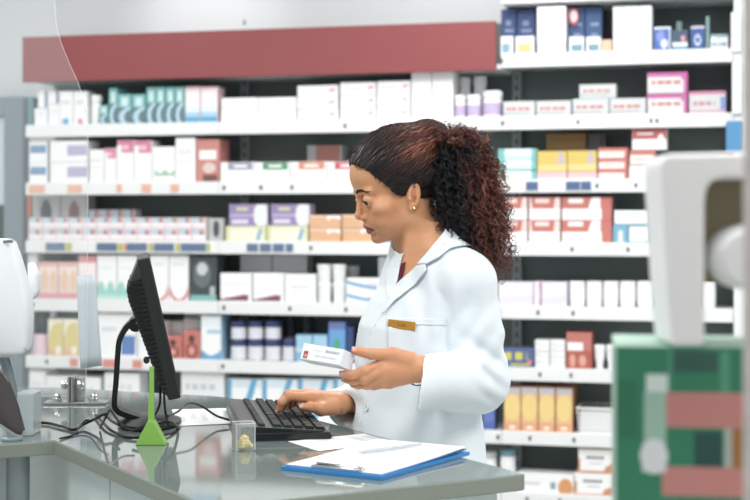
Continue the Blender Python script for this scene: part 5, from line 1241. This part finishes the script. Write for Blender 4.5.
# collar stand, collar leaf and lapels as cloth patches laid on the coat
def patch(name, pts, Yc, lift=.004, th=.0025, nu=26, parent=lab, m_=M_coat, target=coat_solid, puff=0.0, bend=None):
    """four-sided cloth patch: pts are rows of outline points (left edge, right edge) as (x, y) seen from the camera, laid on the coat"""
    rows = []
    for (a, b) in pts: rows.append([(a[0] + (b[0] - a[0]) * i / nu, a[1] + (b[1] - a[1]) * i / nu) for i in range(nu + 1)])
    fine = []; k = 6
    for r0, r1 in zip(rows, rows[1:]):
        for s in range(k): fine.append([(p[0] + (q[0] - p[0]) * s / k, p[1] + (q[1] - p[1]) * s / k) for p, q in zip(r0, r1)])
    fine.append(rows[-1]); H_ = len(fine)
    P0 = np.array([pv(x, y, Yc) for r in fine for x, y in r]); O0 = A3((0, 0, CAMZ)); D_ = P0 - O0; D_ /= np.linalg.norm(D_, axis=1, keepdims=True)
    S = march(target, O0 + D_ * 2.55, D_, 60); G = grad(target, S, .004)
    u = np.tile(np.linspace(0, 1, nu + 1), H_); v = np.repeat(np.linspace(0, 1, H_), nu + 1)
    S = S + G * (lift + puff * np.sin(np.pi * u) * np.sin(np.pi * v))[:, None]
    q = [(i * (nu + 1) + j, i * (nu + 1) + j + 1, (i + 1) * (nu + 1) + j + 1, (i + 1) * (nu + 1) + j) for i in range(H_ - 1) for j in range(nu)]
    o = mesh_obj(name, S.astype(f32), np.array(q), m_, parent, smooth=True)
    md = o.modifiers.new('thickness', 'SOLIDIFY'); md.thickness = th; md.offset = -1; return o
patch('lapel', [((419, 266.5), (427.5, 265.5)), ((411, 274), (428, 271)), ((403, 281), (418, 284)), ((397.5, 287), (405, 295)), ((391, 299), (395.5, 302.5)), ((384, 315), (385.5, 314))], 2.88, .0045)
patch('collar_leaf', [((446, 230), (460, 238)), ((438, 243), (455, 247)), ((428, 256), (442, 258)), ((420, 265), (429, 265.5))], 2.88, .0062)
patch('lapel', [((404, 253.5), (406, 253)), ((397, 259), (404, 259)), ((391.5, 268), (402, 267.5)), ((388.5, 279), (400.5, 278)), ((389, 291), (398.2, 286.8)), ((391, 301), (394, 297))], 2.92, .005)
torso_cloth = lambda P: torso(P, .012, .54, 1.412) + folds(P)
patch('chest_pocket', [((388, 319), (446, 319)), ((388, 324), (446.2, 324)), ((388.5, 345), (446.8, 345)), ((390, 366), (446.5, 366)), ((396, 371), (440, 371))], 2.86, .0022, .0016, target=torso_cloth)
patch('pocket_hem', [((387.8, 318.5), (446.3, 318.5)), ((387.8, 325.5), (446.5, 325.5))], 2.86, .0036, .0014, target=torso_cloth)
# standing collar that folds over round the back of the neck
cl_, cq_ = [], []; N = 48
for i in range(N + 1):
    t = i / N; th_ = math.radians(-95 + 190 * t)                   # 0 at the nape
    d2 = -np.array([bf[0], bf[1]]) * math.cos(th_) + np.array([bl[0], bl[1]]) * math.sin(th_)
    c = np.array([.104, 3.004]); fr_ = abs(th_) / math.radians(150)
    z_top = 1.418 - .048 * max(0, fr_ - .25) ** 1.25 * 1.4; r_in = .060 + .012 * fr_
    for rr_, dz in ((r_in + .004, -.05), (r_in + .002, -.02), (r_in + .005, 0.0), (r_in + .011, .001), (r_in + .020, -.014), (r_in + .031, -.034), (r_in + .037 + .01 * fr_, -.046)):
        q = c + d2 * rr_ * (1 + .10 * abs(math.sin(th_))); cl_.append((q[0], q[1], z_top + dz))
for i in range(N):
    for j in range(6): cq_.append((i * 7 + j, i * 7 + j + 1, (i + 1) * 7 + j + 1, (i + 1) * 7 + j))
CV = np.array(cl_, f32)
sd_ = coat_solid(CV); G = grad(coat_solid, CV, .004); outer = np.tile(np.array([0, 0, 0, 0, 1, 1, 1]), N + 1)
CV = CV + G * (np.clip(.004 - sd_, 0, .05) * outer)[:, None]
col_o = mesh_obj('collar', CV.astype(f32), np.array(cq_), M_coat, lab, smooth=True); md = col_o.modifiers.new('thickness', 'SOLIDIFY'); md.thickness = .002; md.offset = 0
# buttons
def on_coat(x, y, lift=0.0):
    P0 = pv(x, y, 2.9); O0 = A3((0, 0, CAMZ)); D_ = (P0 - O0)[None]; D_ = D_ / np.linalg.norm(D_)
    S = march(coat_solid, O0[None] + D_ * 2.55, D_, 60); G = grad(coat_solid, S, .004); return Vector(S[0] + G[0] * lift), Vector(G[0])
for x, y in ((372, 352), (367.5, 408), (371, 450)):
    p, g = on_coat(x, y, .0012); m = MB(); m.lathe([(0, 0), (.0062, 0), (.0066, .0012), (.0056, .0022), (.0042, .0016), (0, .0015)], 20, Matrix.Translation(p) @ g.to_track_quat('Z', 'Y').to_matrix().to_4x4()); m.build('button', mat('pearl_button', (214, 224, 226), .25, var=.02), lab, True)
# name badge
pb, g = on_coat(403.5, 325.5, .0062); g.z = g.z * .3; g.normalize()
xa = Vector((0, 0, 1)).cross(g).normalized(); xa = (xa - Vector((0, 0, -1)) * -.05).normalized(); ya = g.cross(xa)
if xa.x < 0: xa, ya = -xa, -ya
ya = g.cross(xa).normalized()
BM_ = Matrix(((xa.x, ya.x, g.x, pb.x), (xa.y, ya.y, g.y, pb.y), (xa.z, ya.z, g.z, pb.z), (0, 0, 0, 1)))
m = MB(); wbd = 13.4 * 2.86 / F / max(.5, abs(xa.x)); m.box((-wbd, -.0082, -.001), (wbd, .0082, .0012), BM_, .0005, 1)
bd = m.build('name_badge', mat('brass_badge', (206, 152, 66), .35, metal=.35, var=.03), lab)
bd['label'] = 'brass name badge'
cu = bpy.data.curves.new('badge_text', 'FONT'); cu.body = 'S. Lea'; cu.size = .0085; cu.align_x = 'CENTER'; cu.align_y = 'CENTER'; cu.extrude = .0001
to = bpy.data.objects.new('badge_text', cu); COL.objects.link(to); bpy.context.view_layer.update()
me = bpy.data.meshes.new_from_object(to.evaluated_get(bpy.context.evaluated_depsgraph_get())); bpy.data.objects.remove(to)
me.transform(BM_ @ Matrix.Translation((.001, 0, .0014))); me.transform(Matrix.Translation(-woman.location)); me.materials.clear(); me.materials.append(mat('dark_engraving', (70, 48, 26), .5, var=0))
tx = bpy.data.objects.new('badge_text', me); link(tx, bd)
# bracelet, trousers, shoes
m = MB(); w0 = W_L * .9 + E_L * .1; ax = Vector(E_L - W_L).normalized(); m.lathe([(.0245, -.0035), (.0268, -.0025), (.0268, .0025), (.0245, .0035), (.0245, -.0035)], 28, Matrix.Translation(Vector(pv(417, 371.5, 2.702)) + ax * .004) @ ax.to_track_quat('Z', 'Y').to_matrix().to_4x4(), cap=False); m.build('bracelet', mat('dark_bracelet', (84, 74, 62), .3, metal=.7), woman, True)
tv, tq = mesh_sdf(lambda P: np.minimum(*[chain(P, [(h_, .094), (k_, .066), (a_, .052)], .03) for h_, k_, a_ in LEG]), (-.1, 2.8, .07), (.3, 3.25, .80), .008)
mesh_obj('trousers', tv, tq, mat('dark_trousers', (52, 56, 66), .8, var=.05), woman, smooth=True)
for h_, k_, a_ in LEG:
    fwd = A3(bf); sv, sq = mesh_sdf(lambda P: np.maximum(smin(cap(P, a_ * A3((1, 1, 0)) + A3((0, 0, .05)), a_ * A3((1, 1, 0)) + fwd * .12 + A3((0, 0, .03)), .046, .034), cap(P, a_, a_ * A3((1, 1, 0)) + A3((0, 0, .05)), .046, .046), .02), .002 - P[:, 2]), a_ - np.array([.2, .2, .12]), a_ + np.array([.2, .2, .02]), .006)
    mesh_obj('shoe', sv, sq, mat('black_shoe', (36, 36, 38), .4), woman, smooth=True)
patch('undershirt', [((402.5, 264), (406, 262)), ((400, 274), (404.5, 272)), ((397.5, 284), (402, 281)), ((396.5, 288), (399, 286))], 2.92, .0025, .001, nu=8, parent=woman, m_=mat('maroon_knit', (92, 34, 44), .8), target=hb)
# the carton she holds
a0, a1 = Vector(px(301.5, 351, 2.682)), Vector(px(342.0, 357.6, 2.637))
ex = (a1 - a0).normalized(); back = Vector((.46, .89, .0)); back = (back - ex * back.dot(ex)).normalized(); upv = ex.cross(back) * -1
if upv.z < 0: upv = -upv
rt_ = math.radians(17); upv, back = upv * math.cos(rt_) + back * math.sin(rt_), back * math.cos(rt_) - upv * math.sin(rt_)
Lb = (a1 - a0).length; Hb = .0305; Db = .044
XM = Matrix(((ex.x, back.x, upv.x, a0.x), (ex.y, back.y, upv.y, a0.y), (ex.z, back.z, upv.z, a0.z), (0, 0, 0, 1)))
def held(u, v):
    if rect(u, v, .05, .16, .06, .56): return (226, 170, 150) if ell(u, v, .11, .26, .03, .1) else (178, 62, 58)
    if rect(u, v, .58, .94, .62, .80): return (120, 128, 148) if int(u * 76) % 2 else (226, 230, 236)
    if rect(u, v, .34, .9, .26, .42) and int(u * 60) % 4: return (206, 210, 216)
    if rect(u, v, .28, .5, .62, .74): return (228, 230, 234)
    return (246, 247, 249)
D['held'] = (40, 16, held, (232, 237, 242))
hx = bpy.data.objects.new('medicine_carton', carton_mesh('held', Lb, Hb, Db)); link(hx)
hx.matrix_world = XM @ Matrix.Translation((Lb / 2, 0, -Hb / 2))
tag(hx, 'white carton with red square and barcode held between her thumb and fingers', 'carton')

# ---------------------------------------------------------------- hair: sleek crown drawn back into a curly ponytail
def hairline_x(z, y):
    h = np.interp(z, [-75, -45, -20, -6, 4, 12, 24, 36, 53, 78, 92, 104], [-62, -40, -26, -20, 14, 26, 32, 40, 52, 67, 79, 84])
    return h - np.clip((np.abs(y) - 30) / 40, 0, 1) * 0 
def thick(L):
    return np.interp(L[:, 0], [-110, -60, -20, 20, 55, 85], [17, 17.5, 15.5, 12, 7, 3.0]) * np.interp(L[:, 2], [-50, 0, 40, 80], [.35, .5, .75, 1.0])
def hairvol(L):
    return smin(cranium(L, 0) - thick(L), elp(L, (-92, 0, 84), (44, 50, 50)), 26)
def hcap(L):
    d = hairvol(L) 
    d = smax(d, (L[:, 0] - hairline_x(L[:, 2], L[:, 1])).astype(f32) * .8, 3)
    d = smax(d, (-68 - L[:, 2]), 6)
    ear = elp(np.stack([L[:, 0], np.abs(L[:, 1]), L[:, 2]], 1).astype(f32), (-8, 78, -3), (17, 13, 27)); d = smax(d, -ear, 3)
    fl = L - A3((-118, 0, 62)); rad = np.sqrt((fl[:, 1] * .6) ** 2 + (fl[:, 2]) ** 2); ang = np.arctan2(L[:, 2] - 40, np.abs(L[:, 1]) + 4)
    return d + .9 * np.sin(ang * 34 + .05 * L[:, 0] + 1.2 * np.sin(.09 * L[:, 0] + 3 * ang)) + .5 * np.sin(ang * 71 + .11 * L[:, 0])
hv, hq = mesh_sdf(lambda P: (hcap(toL(P)) / 1000).astype(f32), HC + np.array([-.12, -.12, -.10]), HC + np.array([.16, .12, .17]), .0022)
M_hair = attrmat('hair', .36, .35)
K0 = np.array([-10., 0, 48.]); TIE = np.array([-134., -2., 74.])
DK = linc((48, 41, 41)); DK2 = linc((38, 41, 46)); AUB = linc((104, 60, 54)); AUB2 = linc((130, 80, 68)); COP = linc((176, 118, 88)); BRN2 = linc((66, 44, 38))
def mixc(a, b, t): return a * (1 - t) + b * t
Lh = toL(hv)
def crown_tone(L):
    """dyed lengths: near-black at the hairline, auburn and copper over the crown towards the tie"""
    a = np.exp(-(((L[:, 0] + 55) / 46) ** 2 + ((L[:, 2] - 96) / 34) ** 2)); return a
tone = crown_tone(Lh)[:, None]; hc = DK[None] * (1 - tone * .6) + AUB[None] * tone * .6
cap_o = mesh_obj('hair', hv, hq, M_hair, woman, smooth=True); setcol(cap_o, hc)
# sleek strands along great circles to the tie
def rays_R(Dn, fn=hairvol):
    return np.linalg.norm(march(lambda L: fn(L.astype(f32)), K0[None] + Dn * 190, -Dn, 60) - K0[None], axis=1)
starts = []
r2 = np.random.default_rng(11)
cand = []
for _ in range(2600):
    z = r2.uniform(-52, 128); y = r2.uniform(-72, 72)
    if r2.random() < .55:                     # rooted at the hairline
        x = hairline_x(np.array([min(z, 100)]), np.array([y]))[0] + r2.uniform(-7, 1)
        if z > 78: x = 78 - (z - 78) * r2.uniform(.2, 3.0); y = r2.uniform(-50, 50)
        elif z < 0 and r2.random() < .6: continue
        else: y = math.copysign(r2.uniform(40, 75), -1 if r2.random() < .25 else 1)
    else:
        x = r2.uniform(-95, 60); y = math.copysign(r2.uniform(0, 75), -1 if r2.random() < .25 else 1)
    d = np.array([x, y, z]) - K0; cand.append(d / np.linalg.norm(d))
cand = np.array(cand); cp = K0 + cand * rays_R(cand)[:, None]
ok = (cp[:, 0] <= hairline_x(cp[:, 2], cp[:, 1]) + 2) & (cp[:, 2] > -60) & ~((np.abs(cp[:, 1]) > 55) & (cp[:, 0] > -26) & (cp[:, 0] < 12) & (cp[:, 2] < 27))
starts = cand[ok][:780]
starts = np.array(starts); d1 = (TIE - K0) / np.linalg.norm(TIE - K0)
m_ = 46; lines = []; cols = []; rad = []
DD, FR_, PH_ = [], [], []
for k_, d0 in enumerate(starts):
    t = np.linspace(0, 1, m_)[:, None]; w = np.arccos(np.clip(d0 @ d1, -1, 1))
    dd = (np.sin((1 - t) * w) * d0 + np.sin(t * w) * d1) / max(math.sin(w), 1e-4)
    sag = np.cross(d0, d1); sag /= max(np.linalg.norm(sag), 1e-6)
    ph, fr_ = r2.uniform(0, 6.3), r2.uniform(5.5, 9) * w; am = r2.uniform(.014, .040)
    dd = dd + sag[None] * (am * np.sin(fr_ * 6.0 * t / 2.2 + ph) + r2.uniform(-.02, .02)) * np.minimum(1, 5 * t) * (1 - .7 * t)
    DD.append(dd / np.linalg.norm(dd, axis=1, keepdims=True)); FR_.append(fr_); PH_.append(ph)
RR_ = rays_R(np.concatenate(DD)).reshape(-1, m_)
for k_, d0 in enumerate(starts):
    dd, fr_, ph, t = DD[k_], FR_[k_], PH_[k_], np.linspace(0, 1, m_)[:, None]
    R_ = RR_[k_] + r2.uniform(-1.2, 2.4) + 2.2 * np.sin(fr_ * 6.0 * t[:, 0] / 2.2 + ph + 1.5) * np.minimum(1, 4 * t[:, 0])
    R_[0] -= 1.5
    L_ = K0[None] + dd * R_[:, None]; lines.append(toW(L_)); 
    a = crown_tone(L_); q = r2.random(); b = r2.uniform(0, 1)
    base = DK if q < .6 else DK2 if q < .85 else BRN2; hi = AUB if b < .5 else AUB2 if b < .75 else COP
    g = np.clip(a * (1.5 if q > .3 else .25), 0, 1)[:, None]; cols.append(base[None] * (1 - g) + hi[None] * g)
    rad.append(np.interp(np.linspace(0, 1, m_), [0, .08, .9, 1], [.25, 1, 1, .7]) * r2.uniform(.5, 1.15) / 1000)
strands_mesh('hair_strand', lines, rad, M_hair, cap_o, np.array(cols), 5)
# baby hairs along the hairline
lines, rad = [], []
ds = []
for i in range(320):
    z = r2.uniform(2, 98); y = 72 * math.sqrt(max(0, 1 - (z / 112) ** 2)) * r2.uniform(.3, 1.0) if z > 70 else (60 + r2.uniform(-6, 10))
    x = hairline_x(np.array([z]), np.array([y]))[0] + r2.uniform(-2, 4); d = np.array([x, y, z]) - K0; ds.append(d / np.linalg.norm(d))
ds = np.array(ds)
for d, s in zip(ds, march(hL, K0 + ds * 170, -ds, 60)):
    if s[0] > 82: continue
    bk = np.array([-.75, 0, .55]) + r2.normal(size=3) * .2
    t = np.linspace(0, 1, 6)[:, None]; P = s[None] + bk[None] * t * r2.uniform(8, 15) + d[None] * (.2 + 2.2 * t)
    lines.append(toW(P)); rad.append(np.linspace(.4, .5, 6) / 1000)
strands_mesh('hairline_wisp', lines, rad, M_hair, cap_o, np.tile(DK, (len(lines), 1)), 4)
# ponytail
def P3(x, y, Y): return np.array(px(x, y, Y))
SPX = np.array([[452, 140, 2.985], [462, 155, 2.975], [467, 180, 2.965], [469, 205, 2.96], [472, 228, 2.955], [484, 252, 2.95], [496, 274, 2.95]], float)
WID = np.array([17, 31, 38, 38, 35, 27, 15], float)           # half width in pixels
tt = np.linspace(0, 1, len(SPX))
spine = lambda t: np.stack([np.interp(t, tt, SPX[:, j]) for j in range(3)], -1)
# dense core so that no background shows through
core = [P3(452, 150, 2.99), P3(462, 166, 2.985), P3(466, 205, 2.975), P3(469, 232, 2.965), P3(485, 258, 2.96)]
rc = [.026, .044, .052, .045, .022]
def corefn(P):
    d = chain(P, [(A3(a), b) for a, b in zip(core, rc)], .03)
    return d + noise3(P, 150, 2) * .004 + noise3(P, 320, 7) * .002
kv, kq = mesh_sdf(corefn, (.10, 2.86, 1.27), (.36, 3.10, 1.64), .0035)
core_o = mesh_obj('ponytail', kv, kq, M_hair, cap_o, smooth=True); 
kx = 375 + kv[:, 0] * F / kv[:, 1]
ka_ = np.maximum(np.clip((kx - 462) / 22, 0, 1), np.clip((150 - (HORIZ - (kv[:, 2] - CAMZ) * F / kv[:, 1])) / 14, 0, 1))[:, None]; setcol(core_o, DK2[None] * .6 * (1 - ka_) + AUB[None] * .45 * ka_)
tieW = toW(TIE + np.array([4, 0, -2])); lines, rad, cols = [], [], []
m_ = 78; n_curl = 520
for k_ in range(n_curl):
    te = r2.uniform(.12, 1.0) ** .8; c = spine(te); w_ = np.interp(te, tt, WID)
    if k_ > 420: te = r2.uniform(.02, .16); c = spine(te); w_ = np.interp(te, tt, WID) + 6     # short locks springing up round the tie
    an = r2.uniform(0, 2 * math.pi); rr_ = math.sqrt(r2.uniform(.15, 1.0))
    if r2.random() < .66 and math.sin(an) > 0: an = -an                       # more on the side we see
    ex, ed = math.cos(an) * rr_ * w_, math.sin(an) * rr_ * .070
    end = P3(c[0] + ex + te * 4, c[1] + (r2.uniform(-8, 14) if k_ <= 420 else r2.uniform(-20, 0)), c[2] + ed)
    c1 = spine(te * .40); w1 = np.interp(te * .40, tt, WID); m1 = P3(c1[0] + math.cos(an) * rr_ * w1 * 1.05, c1[1] - 15 * rr_ * (1 - te * .3) - 7 * max(0, math.cos(an)), c1[2] + math.sin(an) * rr_ * .060)
    c2 = spine(te * .75); w2_ = np.interp(te * .75, tt, WID); m2 = P3(c2[0] + math.cos(an) * rr_ * w2_ * 1.03, c2[1] - 4, c2[2] + math.sin(an) * rr_ * .070)
    t = np.linspace(0, 1, m_)[:, None]
    root = tieW + r2.normal(size=3) * .011
    base = (1 - t) ** 3 * root + 3 * (1 - t) ** 2 * t * m1 + 3 * (1 - t) * t * t * m2 + t ** 3 * end
    f0, f1 = r2.uniform(3, 7, 2); base = base + np.sin(t * f0 * 3 + r2.uniform(0, 6)) * r2.normal(size=3)[None] * .0035 + np.sin(t * f1 * 3 + r2.uniform(0, 6)) * r2.normal(size=3)[None] * .003
    tg = np.gradient(base, axis=0); tg /= np.linalg.norm(tg, axis=1, keepdims=True)
    a = np.cross(tg, np.array([.2, 1, .1])); a /= np.linalg.norm(a, axis=1, keepdims=True); b = np.cross(tg, a)
    s_ = np.concatenate([[0], np.cumsum(np.linalg.norm(np.diff(base, axis=0), axis=1))]); pitch = r2.uniform(.016, .036); ph = r2.uniform(0, 6.3)
    R0 = r2.uniform(.0022, .0068); sg_ = 1 if r2.random() < .5 else -1
    xe = 375 + base[:, 0] * F / base[:, 1]; ye = HORIZ - (base[:, 2] - CAMZ) * F / base[:, 1]
    red = np.clip((xe - 462 - (ye - 150) * .10 + r2.normal() * 6) / 16, 0, 1); red = np.maximum(red, np.clip((150 - ye) / 14, 0, 1)) * (1 if r2.random() < .88 else .25)
    hi = AUB if r2.random() < .5 else AUB2 if r2.random() < .65 else COP if r2.random() < .45 else BRN2
    lo = DK2 if r2.random() < .65 else DK
    cc = lo[None] * (1 - red[:, None]) + hi[None] * red[:, None]
    for q_ in range(4):                                                     # one lock of four strands
        an_ = sg_ * 2 * np.pi * s_ / pitch + ph + r2.uniform(-.55, .55) + .5 * np.sin(s_ * r2.uniform(20, 60) + r2.uniform(0, 6))
        R_ = R0 * r2.uniform(.75, 1.2) * np.clip(s_ / .04, 0, 1); off = r2.normal(size=3) * .0012 * np.clip(s_ / .03, 0, 1)[:, None]
        lines.append(base + off + a * (R_ * np.cos(an_))[:, None] + b * (R_ * np.sin(an_))[:, None])
        rad.append(np.interp(np.linspace(0, 1, m_), [0, .1, .8, 1], [.9, 1.0, .9, .3]) * r2.uniform(.42, .72) / 1000); cols.append(cc * r2.uniform(.8, 1.15))
lines = np.array(lines)
flat = lines.reshape(-1, 3).astype(f32); sd_ = np.concatenate([np.minimum(coat_solid(c), hb(c)) for c in np.array_split(flat, 4)])
bad = sd_ < .003; G = grad(lambda P: np.minimum(coat_solid(P), hb(P)), flat[bad], .003); flat[bad] += G * (.003 - sd_[bad])[:, None]
lines = flat.reshape(lines.shape)
strands_mesh('ponytail_curl', lines, rad, M_hair, core_o, np.array(cols), 4)
# little loose rings over the crown and at the outline
lines, rad, cols = [], [], []
for i in range(90):
    if i < 24: x, y, Y = r2.uniform(424, 464), 0, 2.985; y = np.interp(x, [385, 400, 430, 447, 465], [124, 121, 121, 122, 126]) + r2.uniform(0, 5)
    else:
        te = r2.uniform(.2, 1); c = spine(te); x, y, Y = c[0] + np.interp(te, tt, WID) * r2.uniform(.92, 1.12), c[1] + r2.uniform(-8, 8), c[2] + r2.uniform(-.02, .03)
    c = P3(x, y, Y); t = np.linspace(0, 1, 30); turns = r2.uniform(.8, 1.8); R_ = r2.uniform(.0035, .0065); ph = r2.uniform(0, 6.3); dx, dz = r2.uniform(-.012, .012), r2.uniform(-.012, .004)
    L_ = np.stack([c[0] + R_ * np.cos(2 * np.pi * turns * t + ph) + dx * t, c[1] + .004 * t + R_ * .5 * np.sin(2 * np.pi * turns * t), c[2] + R_ * np.sin(2 * np.pi * turns * t + ph) + dz * t], 1)
    lines.append(L_); rad.append(np.interp(t, [0, .2, 1], [.3, .6, .3]) / 1000); cols.append(AUB if r2.random() < .7 else DK)
strands_mesh('loose_ringlet', lines, rad, M_hair, core_o, np.array(cols), 4)
m = MB(); ax = Vector(toW(TIE) - toW(K0)).normalized(); Mt = Matrix.Translation(Vector(toW(TIE + np.array([6, 0, -3])))) @ ax.to_track_quat('Z', 'Y').to_matrix().to_4x4()
m.lathe([(.018 + .006 * math.cos(a), .006 * math.sin(a)) for a in np.linspace(0, 2 * math.pi, 13)], 24, Mt, cap=False); m.build('hair_tie', mat('black_hair_tie', (28, 28, 30), .6), woman, True)
for x, y in ((-1.6, 2.0), (.6, 1.2), (2.4, 2.6), (-2.2, 4.6), (.2, 4.9), (2.6, 4.6)):
    ceiling_lamp(x, y, 1.2, .6, 34)
for x, y in ((-1.7, 6.0), (.5, 5.9)):  # two more unseen panels, added to brighten the back wall
    ceiling_lamp(x, y, .6, .6, 9)
l = bpy.data.lights.new('added_wall_wash', 'SPOT'); l.energy = 16; l.spot_size = math.radians(62); l.spot_blend = 1.0; l.shadow_soft_size = .04; l.color = (1, .98, .97)  # added unseen spot, brightens the wall where the lens flare sits
sw = s_of(208, DEP); wp = SM @ Vector((sw, -.35, 3.02)); wo = bpy.data.objects.new('added_wall_wash', l); wo.location = wp
wo.rotation_euler = ((SM @ Vector((sw, DEP, 2.42))) - wp).to_track_quat('-Z', 'Y').to_euler(); link(wo)
e = empty('spotlight', (wp.x, wp.y, 3.2), 'small added ceiling spotlight, out of view, brightening the wall over the red fascia', 'spotlight')
m = MB(); m.lathe([(.045, 3.2), (.045, 3.185), (.012, 3.18), (.012, 3.14)], 18, Matrix.Translation((wp.x, wp.y, 0))); m.build('mount', M_white, e, True)
m = MB(); dq = (wo.rotation_euler.to_matrix().to_4x4()); m.lathe([(.05, .02), (.05, .10), (.04, .12), (0, .12)], 22, Matrix.Translation(wp) @ dq, cap=False); m.build('lamp_head', M_white, e, True)
